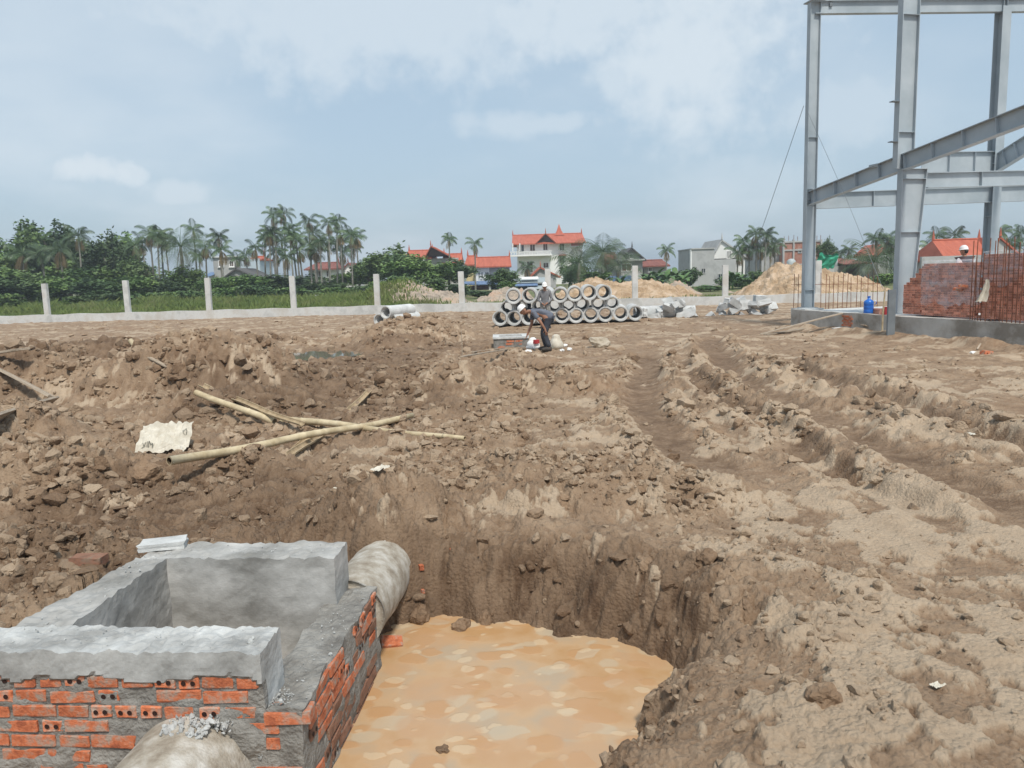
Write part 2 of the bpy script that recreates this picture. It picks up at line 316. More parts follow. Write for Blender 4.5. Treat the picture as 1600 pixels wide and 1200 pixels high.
mk('palm_trunk', (0.17, 0.165, 0.14), (0.30, 0.29, 0.25), 3, 0.9, 0.3, 20, 0.15, stretch=(1, 1, 4))
mk('grass', (0.075, 0.12, 0.028), (0.15, 0.20, 0.05), 0.35, 0.8, 0, world=True, c3=(0.17, 0.18, 0.07))
mk('field', (0.08, 0.11, 0.034), (0.14, 0.155, 0.06), 0.12, 0.95, 0.6, 3, world=True, c3=(0.21, 0.175, 0.11), bdist=0.1)
mk('spoil', (0.30, 0.20, 0.115), (0.44, 0.315, 0.20), 1.1, 0.95, 0.8, 9, world=True, c3=(0.55, 0.42, 0.30), bdist=0.12)
mk('spoil_grey', (0.24, 0.20, 0.16), (0.40, 0.33, 0.26), 1.0, 0.95, 0.8, 8, world=True, c3=(0.46, 0.32, 0.23), bdist=0.12)
mk('rock', (0.36, 0.30, 0.22), (0.52, 0.46, 0.37), 6, 0.9, 0.5, 30, 0.12)
mk('white', (0.74, 0.74, 0.72), (0.82, 0.82, 0.80), 3, 0.6, 0.05, rnd=0.05)
mk('wall_white', (0.74, 0.74, 0.71), (0.84, 0.84, 0.82), 0.4, 0.85, 0.05)
mk('wall_grey', (0.34, 0.34, 0.33), (0.48, 0.48, 0.46), 0.5, 0.9, 0.1)
mk('wall_cement', (0.24, 0.245, 0.245), (0.42, 0.425, 0.42), 0.35, 0.92, 0.15, c3=(0.36, 0.36, 0.35))
mk('plinth', (0.25, 0.225, 0.19), (0.42, 0.40, 0.365), 1.3, 0.95, 0.5, 14, 0, c3=(0.50, 0.49, 0.46), bdist=0.02)
mk('wall_yellow', (0.62, 0.50, 0.25), (0.70, 0.58, 0.32), 0.6, 0.9, 0)
mk('wall_blue', (0.42, 0.50, 0.56), (0.52, 0.60, 0.65), 0.6, 0.9, 0)
mk('roof_red', (0.38, 0.092, 0.05), (0.50, 0.14, 0.08), 0.5, 0.7, 0.5, 6, stretch=(6, 1, 1), bdist=0.08)
mk('roof_brown', (0.18, 0.065, 0.05), (0.27, 0.10, 0.075), 0.6, 0.8, 0.4, 6, stretch=(6, 1, 1), bdist=0.08)
mk('roof_dark', (0.075, 0.075, 0.075), (0.13, 0.125, 0.12), 0.7, 0.85, 0.3)
mk('roof_blue', (0.10, 0.17, 0.30), (0.15, 0.23, 0.38), 0.5, 0.6, 0.3, 5, stretch=(8, 1, 1), bdist=0.05)
mk('sheet_grey', (0.30, 0.35, 0.36), (0.42, 0.46, 0.46), 0.6, 0.5, 0.2)
mk('shutter', (0.060, 0.035, 0.028), (0.095, 0.055, 0.042), 2, 0.6, 0.1)
mk('brick_wall', (0.28, 0.12, 0.085), (0.40, 0.19, 0.14), 2.2, 0.9, 0.4, 8, c3=(0.36, 0.24, 0.19), bdist=0.05)
mk('tarp_green', (0.02, 0.30, 0.17), (0.05, 0.42, 0.26), 1.5, 0.6, 0.3)
mk('jug_blue', (0.015, 0.10, 0.42), (0.02, 0.15, 0.55), 2, 0.25, 0, spec=0.5)
mk('bucket_red', (0.40, 0.03, 0.04), (0.50, 0.06, 0.06), 3, 0.4, 0)
mk('skin', (0.27, 0.135, 0.085), (0.36, 0.19, 0.125), 8, 0.6, 0)
mk('shirt_grey', (0.085, 0.095, 0.125), (0.15, 0.165, 0.20), 5, 0.9, 0.5, 14, bdist=0.03)
mk('shirt_long', (0.13, 0.13, 0.135), (0.21, 0.21, 0.22), 5, 0.9, 0.5, 14, bdist=0.03)
mk('trousers_dark', (0.028, 0.032, 0.042), (0.06, 0.066, 0.082), 5, 0.9, 0.5, 14, bdist=0.03)
mk('trousers_camo', (0.20, 0.20, 0.19), (0.42, 0.42, 0.41), 12, 0.9, 0.4, lo=0.45, hi=0.55)
mk('vest', (0.10, 0.095, 0.11), (0.16, 0.15, 0.17), 6, 0.9, 0.3)
mk('shirt_white', (0.62, 0.62, 0.64), (0.74, 0.74, 0.75), 5, 0.9, 0.3)
mk('hair', (0.010, 0.009, 0.008), (0.02, 0.018, 0.016), 10, 0.6, 0)
mk('boot', (0.03, 0.028, 0.025), (0.07, 0.06, 0.05), 9, 0.8, 0.2)
def glass_like(name, col, rough, alpha, trans=0.0, noise_bump=None, wcol=None):
    m, nt, p = new_mat(name); p.inputs['Base Color'].default_value = (*col, 1); p.inputs['Roughness'].default_value = rough; p.inputs['Alpha'].default_value = alpha
    p.inputs['Transmission Weight'].default_value = trans
    M[name] = m; return m, nt, p
glass_like('pane', (0.035, 0.045, 0.055), 0.12, 1.0)
_, nt, p = glass_like('film', (0.75, 0.74, 0.78), 0.25, 0.30)
n = node(nt, 'ShaderNodeTexNoise'); n.inputs['Scale'].default_value = 5; n.inputs['Detail'].default_value = 4
b = node(nt, 'ShaderNodeBump'); b.inputs['Strength'].default_value = 1.0; b.inputs['Distance'].default_value = 0.1
nt.links.new(n.outputs[0], b.inputs['Height']); nt.links.new(b.outputs[0], p.inputs['Normal'])
mr_ = node(nt, 'ShaderNodeMapRange'); nt.links.new(n.outputs[0], mr_.inputs[0]); mr_.inputs[1].default_value = 0.33; mr_.inputs[2].default_value = 0.67; mr_.inputs[3].default_value = 0.10; mr_.inputs[4].default_value = 0.40; nt.links.new(mr_.outputs[0], p.inputs['Alpha'])
def water_mat():
    # opaque silty water with a skin of pale scum islands
    m, nt, p = new_mat('muddy_water'); L = nt.links
    pos = node(nt, 'ShaderNodeNewGeometry').outputs['Position']
    nz = node(nt, 'ShaderNodeTexNoise'); nz.inputs['Scale'].default_value = 3.5; nz.inputs['Detail'].default_value = 5; L.new(pos, nz.inputs['Vector'])
    wv = node(nt, 'ShaderNodeVectorMath', operation='SCALE'); L.new(nz.outputs['Color'], wv.inputs[0]); wv.inputs['Scale'].default_value = 0.22
    ps = node(nt, 'ShaderNodeVectorMath', operation='ADD'); L.new(pos, ps.inputs[0]); L.new(wv.outputs[0], ps.inputs[1])
    mp = node(nt, 'ShaderNodeMapping'); mp.inputs['Scale'].default_value = (0.72, 1.0, 1.0); L.new(ps.outputs[0], mp.inputs[0])
    def isl(scale, t0, t1, rnd_min, seed):
        mpp = node(nt, 'ShaderNodeMapping'); mpp.inputs['Location'].default_value = (seed, seed * 1.7, 0); L.new(mp.outputs[0], mpp.inputs[0])
        v = node(nt, 'ShaderNodeTexVoronoi', voronoi_dimensions='2D'); v.inputs['Scale'].default_value = scale; L.new(mpp.outputs[0], v.inputs['Vector'])
        sx = node(nt, 'ShaderNodeSeparateColor'); L.new(v.outputs['Color'], sx.inputs[0])
        thr = node(nt, 'ShaderNodeMath', operation='MULTIPLY_ADD'); L.new(sx.outputs[0], thr.inputs[0]); thr.inputs[1].default_value = t1 - t0; thr.inputs[2].default_value = t0
        dlt = node(nt, 'ShaderNodeMath', operation='SUBTRACT'); L.new(thr.outputs[0], dlt.inputs[0]); L.new(v.outputs['Distance'], dlt.inputs[1])
        mr = node(nt, 'ShaderNodeMapRange', interpolation_type='SMOOTHSTEP'); L.new(dlt.outputs[0], mr.inputs[0]); mr.inputs[1].default_value = -0.05; mr.inputs[2].default_value = 0.07
        g = node(nt, 'ShaderNodeMath', operation='GREATER_THAN'); L.new(sx.outputs[1], g.inputs[0]); g.inputs[1].default_value = rnd_min
        k = node(nt, 'ShaderNodeMath', operation='MULTIPLY'); L.new(mr.outputs[0], k.inputs[0]); L.new(g.outputs[0], k.inputs[1])
        return k.outputs[0]
    base = ramp(nt, nz.outputs[0], [(0.3, (0.43, 0.25, 0.112)), (0.5, (0.48, 0.318, 0.178)), (0.66, (0.41, 0.31, 0.205))])
    def over(a, f, c):
        k = node(nt, 'ShaderNodeMix', data_type='RGBA'); L.new(f, k.inputs[0]); L.new(a, k.inputs[6]); k.inputs[7].default_value = (*c, 1); return k.outputs[2]
    i1 = isl(5.2, 0.20, 0.46, 0.35, 0.0); i2 = isl(9.5, 0.10, 0.42, 0.60, 3.3); i3 = isl(6.0, 0.12, 0.50, 0.72, 8.1); i4 = isl(3.2, 0.20, 0.55, 0.45, 5.5)
    def half(f, a):
        k = node(nt, 'ShaderNodeMath', operation='MULTIPLY'); L.new(f, k.inputs[0]); k.inputs[1].default_value = a; return k.outputs[0]
    c = over(base, half(i1, 0.75), (0.45, 0.255, 0.118)); c = over(c, half(i3, 0.5), (0.47, 0.40, 0.29)); c = over(c, half(i2, 0.6), (0.56, 0.43, 0.28)); c = over(c, half(i4, 0.55), (0.46, 0.28, 0.15))
    L.new(c, p.inputs['Base Color']); p.inputs['Roughness'].default_value = 0.26; p.inputs['Specular IOR Level'].default_value = 0.45
    s = node(nt, 'ShaderNodeMath', operation='ADD'); L.new(i1, s.inputs[0]); L.new(i2, s.inputs[1])
    bb = node(nt, 'ShaderNodeBump'); bb.inputs['Strength'].default_value = 0.35; bb.inputs['Distance'].default_value = 0.004; L.new(s.outputs[0], bb.inputs['Height']); L.new(bb.outputs[0], p.inputs['Normal'])
    M['muddy_water'] = m
water_mat()
glass_like('puddle', (0.16, 0.125, 0.09), 0.03, 1.0)

# ------------------------------------------------------------------ mesh helpers
XF = {}
class MB:
    def __init__(s): s.v = []; s.f = []; s.mi = []
    def add(s, vs, fs, mi=0):
        o = len(s.v); s.v.extend([tuple(v) for v in vs]); s.f.extend([tuple(i + o for i in f) for f in fs]); s.mi.extend([mi] * len(fs)); return s
    def box(s, a, b, mi=0, mat=None):
        (x0, y0, z0), (x1, y1, z1) = a, b
        vs = [Vector(p) for p in ((x0, y0, z0), (x1, y0, z0), (x1, y1, z0), (x0, y1, z0), (x0, y0, z1), (x1, y0, z1), (x1, y1, z1), (x0, y1, z1))]
        if mat is not None: vs = [mat @ v for v in vs]
        return s.add(vs, [(3, 2, 1, 0), (4, 5, 6, 7), (0, 1, 5, 4), (1, 2, 6, 5), (2, 3, 7, 6), (3, 0, 4, 7)], mi)
    def tube(s, pts, rad, n=10, caps=True, mi=0, arc=None):
        pts = [Vector(p) for p in pts]; rad = rad if isinstance(rad, (list, tuple)) else [rad] * len(pts)
        vs = []; up = Vector((0, 0, 1)); last = None
        for i, p in enumerate(pts):
            t = (pts[min(i + 1, len(pts) - 1)] - pts[max(i - 1, 0)]).normalized()
            a = last if last is not None else (t.cross(up) if abs(t.z) < 0.95 else t.cross(Vector((1, 0, 0))))
            a = (a - t * a.dot(t)).normalized(); last = a; b = t.cross(a)
            for k in range(n):
                th = 2 * math.pi * k / n; vs.append(p + (a * math.cos(th) + b * math.sin(th)) * rad[i])
        fs = [(i * n + k, i * n + (k + 1) % n, (i + 1) * n + (k + 1) % n, (i + 1) * n + k) for i in range(len(pts) - 1) for k in range(n)]
        if caps: fs += [tuple(reversed(range(n))), tuple((len(pts) - 1) * n + k for k in range(n))]
        return s.add(vs, fs, mi)
    def lathe(s, prof, n=20, mat=None, closed=False, mi=0):      # prof: (r, z) pairs
        vs = []
        for r, z in prof:
            for k in range(n):
                th = 2 * math.pi * k / n; v = Vector((r * math.cos(th), r * math.sin(th), z)); vs.append(mat @ v if mat is not None else v)
        m = len(prof); fs = []
        for i in range(m if closed else m - 1):
            j = (i + 1) % m
            for k in range(n): fs.append((i * n + k, i * n + (k + 1) % n, j * n + (k + 1) % n, j * n + k))
        return s.add(vs, fs, mi)
    def build(s, name, mats, parent=None, world=False, smooth=False):
        me = bpy.data.meshes.new(name); vs = s.v
        if world and parent is not None:
            inv = XF[parent.name].inverted(); vs = [tuple(inv @ Vector(v)) for v in vs]
        me.from_pydata(vs, [], s.f)
        for m in (mats if isinstance(mats, (list, tuple)) else [mats]): me.materials.append(M[m])
        if any(s.mi): me.polygons.foreach_set('material_index', s.mi)
        if smooth: me.polygons.foreach_set('use_smooth', [True] * len(me.polygons))
        me.update(); return obj(name, me, parent)
def obj(name, me, parent=None):
    o = bpy.data.objects.new(name, me); C.objects.link(o)
    if parent is not None: o.parent = parent
    else: XF[o.name] = Matrix()
    return o
def np_mesh(name, v, f, mats, smooth=False, n=4):
    me = bpy.data.meshes.new(name); v = np.asarray(v, np.float32); f = np.asarray(f, np.int32)
    me.vertices.add(len(v)); me.vertices.foreach_set('co', v.ravel())
    me.loops.add(f.size); me.loops.foreach_set('vertex_index', f.ravel())
    me.polygons.add(len(f)); me.polygons.foreach_set('loop_start', np.arange(0, f.size, f.shape[1], dtype=np.int32))
    for m in mats: me.materials.append(M[m])
    me.polygons.foreach_set('use_smooth', np.full(len(f), smooth))
    me.update(calc_edges=True); me.validate(); return me
def tag(o, label, cat, group=None):
    o['label'] = label; o['category'] = cat
    if group: o['group'] = group
    return o
def struct(o): o['kind'] = 'structure'; return o
def stuff(o): o['kind'] = 'stuff'; return o
def thing(name, label, cat, loc=(0, 0, 0), rz=0.0, group=None):
    o = bpy.data.objects.new(name, None); C.objects.link(o); o.empty_display_size = 0.2
    o.location = loc; o.rotation_euler = (0, 0, rz); XF[o.name] = Matrix.Translation(loc) @ Matrix.Rotation(rz, 4, 'Z')
    return tag(o, label, cat, group)
def place(o, loc, rz=0.0, s=None, rot=None):
    o.location = loc; o.rotation_euler = rot or (0, 0, rz)
    if s is not None: o.scale = (s, s, s) if not isinstance(s, tuple) else s
    XF[o.name] = Matrix.Translation(loc) @ Matrix.Rotation(rz, 4, 'Z'); return o
def copy_tree(o, parent=None):
    c = o.copy(); C.objects.link(c); c.parent = parent
    for ch in list(o.children): copy_tree(ch, c)
    return c
def nz3(p, s, k=0.0): return mnoise.noise_vector(Vector((p[0] * s + k, p[1] * s + k * 1.3, p[2] * s - k)))

# ================================================================== THE SETTING
def build_ground():
    th = np.arange(R(-54), R(54), 0.0022); r = np.exp(np.arange(math.log(1.6), math.log(66.0), 0.0036))
    T, Rr = np.meshgrid(th, r); X = (Rr * np.sin(T)).ravel(); Y = (Rr * np.cos(T)).ravel()
    h, rough, dry, wet, sp, sb = terrain(X, Y, True)
    # crumbling overhang on the steep cut: push the soil sideways a little
    nt_, nr = len(th), len(r); idx = np.arange(nt_ * nr).reshape(nr, nt_)
    f = np.stack([idx[:-1, :-1], idx[:-1, 1:], idx[1:, 1:], idx[1:, :-1]], -1).reshape(-1, 4)
    me = np_mesh('ground', np.stack([X, Y, h], 1), f, ['soil'], True)
    for nm, a in (('dry', dry), ('wet', wet)):
        at = me.attributes.new(nm, 'FLOAT', 'POINT'); at.data.foreach_set('value', a.astype(np.float32))
    struct(obj('ground', me))
    # the site goes on at the sides and behind
    b = MB(); b.add([(-400, -300, -0.75), (400, -300, -0.75), (400, 60, -0.75), (-400, 60, -0.75)], [(0, 1, 2, 3)]); struct(b.build('ground_beyond', 'soil'))
build_ground()
def field_z(x, y): return 0.10 + 0.10 * fbm(x * 0.12, y * 0.12, 3, 900) * sst(0.3, 6, y - fence_y(x))
def build_field():
    xs = np.concatenate([np.arange(-500, -60, 20.0), np.arange(-60, 60, 0.8), np.arange(60, 501, 20.0)])
    ts = np.concatenate([np.arange(0.25, 30, 0.5), np.arange(30, 100, 3), np.arange(100, 1600, 60)])
    Xs, Ts = np.meshgrid(xs, ts); X = Xs.ravel(); Y = fence_y(np.clip(X, -60, 60)) + Ts.ravel()
    idx = np.arange(X.size).reshape(len(ts), len(xs)); f = np.stack([idx[:-1, :-1], idx[:-1, 1:], idx[1:, 1:], idx[1:, :-1]], -1).reshape(-1, 4)
    struct(obj('field', np_mesh('field', np.stack([X, Y, field_z(X, Y)], 1), f, ['field'], True)))
build_field()
# water in the pit, and the rain puddle by the far heap
def sheet(name, pts, z, mat, n=60):
    bm = bmesh.new(); vs = [bm.verts.new((x, y, z)) for x, y in pts]; bm.faces.new(vs); bmesh.ops.triangulate(bm, faces=bm.faces[:])
    me = bpy.data.meshes.new(name); bm.to_mesh(me); bm.free(); me.materials.append(M[mat]); return struct(obj(name, me))
sheet('pit_water', [(-3.6, 2.0), (0.6, 2.0), (1.25, 3.4), (1.3, 4.9), (0.4, 5.3), (-1.4, 5.5), (-3.6, 3.9)], WATER_Z, 'muddy_water')
pz = PZ(495, 556, -0.06)
sheet('puddle_water', [(-5.3 + 1.35 * math.cos(a), 20.5 + 1.3 * math.sin(a)) for a in np.linspace(0, 2 * math.pi, 24, endpoint=False)], 0.04, 'puddle')

# ---- clods of soil
def ico(sub, seed, amp=0.32):
    bm = bmesh.new(); bmesh.ops.create_icosphere(bm, subdivisions=sub, radius=1.0)
    for v in bm.verts:
        n = mnoise.noise(v.co * 1.1 + Vector((seed * 7.1, seed * 3.3, 0))) + 0.5 * mnoise.noise(v.co * 2.6 + Vector((0, seed * 5.7, 2)))
        v.co *= 1 + amp * 1.5 * n
    rp = random.Random(seed * 13 + sub)
    for k in range(9):
        nrm = Vector((rp.gauss(0, 1), rp.gauss(0, 1), rp.gauss(0, 1))).normalized(); dd = rp.uniform(0.42, 0.78)
        for v in bm.verts:
            ov = v.co.dot(nrm) - dd
            if ov > 0: v.co -= nrm * ov
    bmesh.ops.triangulate(bm, faces=bm.faces[:])
    v = np.array([v.co[:] for v in bm.verts]); f = np.array([[q.index for q in p.verts] for p in bm.faces]); bm.free(); return v, f
def rot_rand(n):
    q = rng.normal(size=(n, 4)); q /= np.linalg.norm(q, axis=1)[:, None]; a, b, c, d = q.T
    return np.stack([np.stack([1 - 2 * (c * c + d * d), 2 * (b * c - a * d), 2 * (b * d + a * c)], -1), np.stack([2 * (b * c + a * d), 1 - 2 * (b * b + d * d), 2 * (c * d - a * b)], -1),
                     np.stack([2 * (b * d - a * c), 2 * (c * d + a * b), 1 - 2 * (b * b + c * c)], -1)], 1)
def build_clods():
    N = 330000
    r = np.exp(rng.uniform(math.log(2.2), math.log(34), N)); t = rng.uniform(R(-40), R(38), N); x, y = r * np.sin(t), r * np.cos(t)
    xf = rng.uniform(-30, 9, 16000); yf = rng.uniform(17, 43, 16000); x = np.concatenate([x, xf]); y = np.concatenate([y, yf]); r = np.hypot(x, y); N = len(x)
    h, rough, dry, wet, sp, sb = terrain(x, y, True)
    cl = fbm(x * 1.4, y * 1.4, 3, 700)
    ruts = np.minimum.reduce([dist_poly(x, y, p)[0] - hw for p, hw, dp, rd in RUTS if dp > 0.1])
    rough = np.where(np.arange(N) >= N - 16000, np.maximum(rough, 0.55), rough)
    pr = np.clip((rough - 0.14) * 1.15, 0.03, 1) * np.clip(0.45 + 1.7 * cl, 0.03, 1.3) * 0.5
    pr = pr * (1 - 0.88 * sst(1.0, 0.6, sp) * sst(3.6, 4.4, y))
    ok = (rng.random(N) < pr) & (sp > 0.06) & (sb > 0.05) & (y < fence_y(x) - 0.5) & (x < 9.0)
    x, y, h, r, dry, wet, rough = (a[ok] for a in (x, y, h, r, dry, wet, rough)); n = len(x)
    size = np.clip(rng.lognormal(math.log(0.0050), 0.85, n) * np.clip(r, 2.5, 30) ** 0.5 * (0.45 + 1.05 * rough), 0.005, 0.15); size = np.minimum(size, 0.009 + 0.0085 * r)
    V, Fs, D, W = [], [], [], []; off = 0
    for lod, sel in ((2, (r < 14) & (size / r > 0.0050)), (1, ~((r < 14) & (size / r > 0.0050)))):
        for k in range(6):
            bv, bf = ico(lod, k + lod * 10, 0.34 if lod == 2 else 0.22); ii = np.nonzero(sel & (np.arange(n) % 6 == k))[0]
            if not len(ii): continue
            rot = rot_rand(len(ii)); s = size[ii][:, None] * rng.uniform(0.6, 1.5, (len(ii), 3)); s[:, 2] *= 0.8
            P = np.einsum('nij,vj->nvi', rot, bv) * s[:, None, :] + np.stack([x[ii], y[ii], h[ii] + size[ii] * 0.10], 1)[:, None, :]
            V.append(P.reshape(-1, 3)); Fs.append((bf[None] + (np.arange(len(ii)) * len(bv))[:, None, None] + off).reshape(-1, 3)); off += P.shape[0] * P.shape[1]
            q = rng.random(len(ii)); D.append(np.repeat(np.clip(dry[ii] * 0.6 + 0.55 * (q > 0.5) - 0.3 * wet[ii], 0, 0.85), len(bv))); W.append(np.repeat(np.clip(wet[ii] * 0.8, 0, 1), len(bv)))
    me = np_mesh('soil_clods', np.concatenate(V), np.concatenate(Fs), ['soil'], False)
    for nm, a in (('dry', D), ('wet', W)): me.attributes.new(nm, 'FLOAT', 'POINT').data.foreach_set('value', np.concatenate(a).astype(np.float32))
    o = stuff(obj('soil_clods', me)); o['label'] = 'crumbled brown soil clods strewn over the churned site'; o['category'] = 'soil'
build_clods()

# ================================================================== THE BRICK CHAMBER (foreground)
def sub_box(mb, a, b, step, disp, mi=0):
    """a box of small quads whose points are pushed about by one continuous field"""
    (x0, y0, z0), (x1, y1, z1) = a, b
    def lin(p, q): return np.linspace(p, q, max(2, int(round((q - p) / step)) + 1))
    xs, ys, zs = lin(x0, x1), lin(y0, y1), lin(z0, z1)
    def face(us, vs_, fn, flip):
        vs = [disp(Vector(fn(u, v))) for v in vs_ for u in us]; nu = len(us); fs = []
        for j in range(len(vs_) - 1):
            for i in range(nu - 1):
                q = (j * nu + i, j * nu + i + 1, (j + 1) * nu + i + 1, (j + 1) * nu + i); fs.append(q[::-1] if flip else q)
        mb.add(vs, fs, mi)
    face(xs, zs, lambda u, v: (u, y0, v), False); face(xs, zs, lambda u, v: (u, y1, v), True)
    face(ys, zs, lambda u, v: (x0, u, v), True); face(ys, zs, lambda u, v: (x1, u, v), False)
    face(xs, ys, lambda u, v: (u, v, z1), False); face(xs, ys, lambda u, v: (u, v, z0), True)
    return mb
def brick_mesh(l, h, d, holes, seed, name='brick'):
    """one hollow clay brick, face towards -Y, worn edges; flat dark discs on the header face paint the shade of two holes"""
    rnd = random.Random(seed); bm = bmesh.new(); bmesh.ops.create_cube(bm, size=1.0)
    for v in bm.verts: v.co = Vector((v.co.x * l, v.co.y * d, v.co.z * h))
    bmesh.ops.bevel(bm, geom=bm.edges[:], offset=0.004, segments=1, affect='EDGES')
    for v in bm.verts: v.co += Vector((rnd.uniform(-1, 1), rnd.uniform(-1, 1), rnd.uniform(-1, 1))) * 0.0035
    me = bpy.data.meshes.new(name)
    if holes:
        for sx in (-1, 1):
            ring = []
            for k in range(9):
                a = 2 * math.pi * k / 9; ring.append(bm.verts.new((sx * l * 0.22 + 0.012 * math.cos(a), -d / 2 - 0.0045, 0.012 * math.sin(a))))
            f = bm.faces.new(ring[::-1] if False else ring); f.material_index = 1
            if f.normal.y > 0: f.normal_flip()
    bm.to_mesh(me); bm.free(); me.materials.append(M['brick']); me.materials.append(M['hole_shade']); return me
LONG = [brick_mesh(0.205, 0.056, 0.10, False, i) for i in range(5)]
HEAD = [brick_mesh(0.098, 0.056, 0.10, True, 20 + i) for i in range(3)] + [brick_mesh(0.098, 0.056, 0.10, False, 30)]
HALF = [brick_mesh(0.140, 0.054, 0.10, False, 40 + i) for i in range(2)]
CH = thing('brick_chamber', 'open-topped brick inspection chamber with grey cement collar beside the flooded pit', 'manhole', (-0.98, 3.17, 0), R(-4.3))
def rag(p):            # irregular cement edge everywhere on the collar
    n = nz3(p, 4.0, 3) * 0.008 + nz3(p, 14, 9) * 0.0035 + nz3(p, 45, 1) * 0.002
    top = max(0.0, (p.z - 0.36) / 0.05)
    n = n + Vector((0, 0, 1)) * top * (0.020 * mnoise.noise(Vector((p.x * 30, p.y * 30, 2))) + 0.018 * mnoise.noise(Vector((p.x * 9, p.y * 9, 5))))
    return p + n
def skew_left(p):      # outer left edge runs askew
    if p.x < -1.25: p = Vector((p.x + (0.17 * (p.y / 1.38)) * min(1, (-1.25 - p.x) / 0.2), p.y, p.z))
    return rag(p)
def face_front(p):     # plaster skirt hangs lower in ragged tongues; mortar bulges between the bricks
    q = skew_left(p)
    if p.y < 0.001:
        edge = 0.265 + 0.045 * mnoise.noise(Vector((p.x * 7, 0.3, 1))) + 0.02 * mnoise.noise(Vector((p.x * 21, 4, 1)))
        k = 1.0 if p.z > edge else 0.0
        side = min(1.0, (-0.163 - p.x + 0.02) / 0.03) if p.x < -0.14 else 0.3
        q.y -= k * 0.016 * side
        if not k: q.y += 0.010 * mnoise.noise(Vector((p.x * 11, 7, p.z * 16))) * min(1, max(0, -0.17 - p.x) / 0.05)
        patch = max(0.0, 1 - math.hypot((p.x + 0.42) / 0.30, (p.z + 0.03) / 0.11)); q.y -= 0.05 * min(patch, 0.4)
    return q
b = MB(); sub_box(b, (-1.62, 0.0, -0.9), (-0.163, 0.235, 0.4), 0.018, face_front)
for i_, f_ in enumerate(b.f):
    c_ = sum((Vector(b.v[k_]) for k_ in f_), Vector()) / 4
    e_ = 0.265 + 0.045 * mnoise.noise(Vector((c_.x * 7, 0.3, 1))) + 0.02 * mnoise.noise(Vector((c_.x * 21, 4, 1)))
    if c_.y < 0.03 and c_.z < e_ + 0.004: b.mi[i_] = 1
b.build('front_wall', ['plaster', 'mortar'], CH)
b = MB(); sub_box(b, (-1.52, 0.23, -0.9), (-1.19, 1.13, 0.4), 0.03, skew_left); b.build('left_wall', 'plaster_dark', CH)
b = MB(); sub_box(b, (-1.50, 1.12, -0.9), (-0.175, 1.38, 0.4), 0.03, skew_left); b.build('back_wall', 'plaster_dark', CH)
def ledge(p):
    q = rag(p); t = max(0, (p.z - 0.09) / 0.03)
    q.z += t * (0.018 * mnoise.noise(Vector((p.x * 8, p.y * 5, 9))) + 0.012 * mnoise.noise(Vector((p.x * 30, p.y * 24, 2))))
    if p.x > -0.001: q.x += 0.012 * mnoise.noise(Vector((3, p.y * 10, p.z * 14)))
    q.x -= 0.02 * t * mnoise.noise(Vector((1, p.y * 6, 3)))
    return q
b = MB(); sub_box(b, (-0.245, 0.003, -0.9), (0.0, 1.376, 0.12), 0.024, ledge); b.build('side_ledge', 'mortar', CH)
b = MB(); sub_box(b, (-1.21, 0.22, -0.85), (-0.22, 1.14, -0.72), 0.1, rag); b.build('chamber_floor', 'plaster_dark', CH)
b = MB(); sub_box(b, (-0.42, 0.72, -0.26), (-0.235, 1.125, -0.20), 0.05, rag); b.build('inner_step', 'concrete', CH)
def put_brick(me, u, v, z, rz, out):
    o = obj('brick', me, CH); o.location = (u, v, z); o.rotation_euler = (random.gauss(0, 0.015), random.gauss(0, 0.02), rz + random.gauss(0, 0.015)); return o
def bricks_front():
    rnd = random.Random(5)
    for row in range(13):
        z = 0.252 - row * 0.0725; u = -1.62 + rnd.uniform(0.0, 0.12)
        while u < -0.02:
            kind = rnd.choices((LONG, HEAD, HALF), ((5, 3, 2) if row else (1, 6, 1)))[0]; me = rnd.choice(kind); l = {id(LONG): 0.205, id(HEAD): 0.098, id(HALF): 0.14}[id(kind)]
            uc = u + l / 2; lim = -0.165 if z > 0.11 else -0.01
            # mortar patches and the big pipe swallow some of the bricks
            blob = math.hypot((uc + 0.56) / 0.36, (z + 0.16) / 0.26) < 1 or (math.hypot((uc + 0.42) / 0.22, (z + 0.01) / 0.075) < 1)
            if uc + l / 2 < lim and not blob and rnd.random() > 0.05:
                put_brick(me, uc, 0.05 - rnd.uniform(0.003, 0.011), z + rnd.gauss(0, 0.002), 0, 0)
            u += l + rnd.uniform(0.012, 0.024)
    for row in range(9):       # the long side towards the water, under the ledge
        z = 0.078 - row * 0.071; v = 0.02 + rnd.uniform(0, 0.08)
        while v < 1.30:
            kind = rnd.choices((LONG, HEAD, HALF), (4, 4, 2))[0]; me = rnd.choice(kind); l = {id(LONG): 0.205, id(HEAD): 0.098, id(HALF): 0.14}[id(kind)]
            if v + l < 1.37 and rnd.random() > 0.06:
                o = put_brick(me, -0.05 + rnd.uniform(0.001, 0.012), v + l / 2, z + rnd.gauss(0, 0.002), R(90), 0)
                if rnd.random() < 0.25 + 0.13 * row: o.material_slots[0].link = 'OBJECT'; o.material_slots[0].material = M['brick_muddy']
            v += l + rnd.uniform(0.010, 0.020)
    for u, v, z in ((-0.05, 0.045, 0.080),): put_brick(LONG[0], u - 0.02, v, z, R(4), 0)
bricks_front()
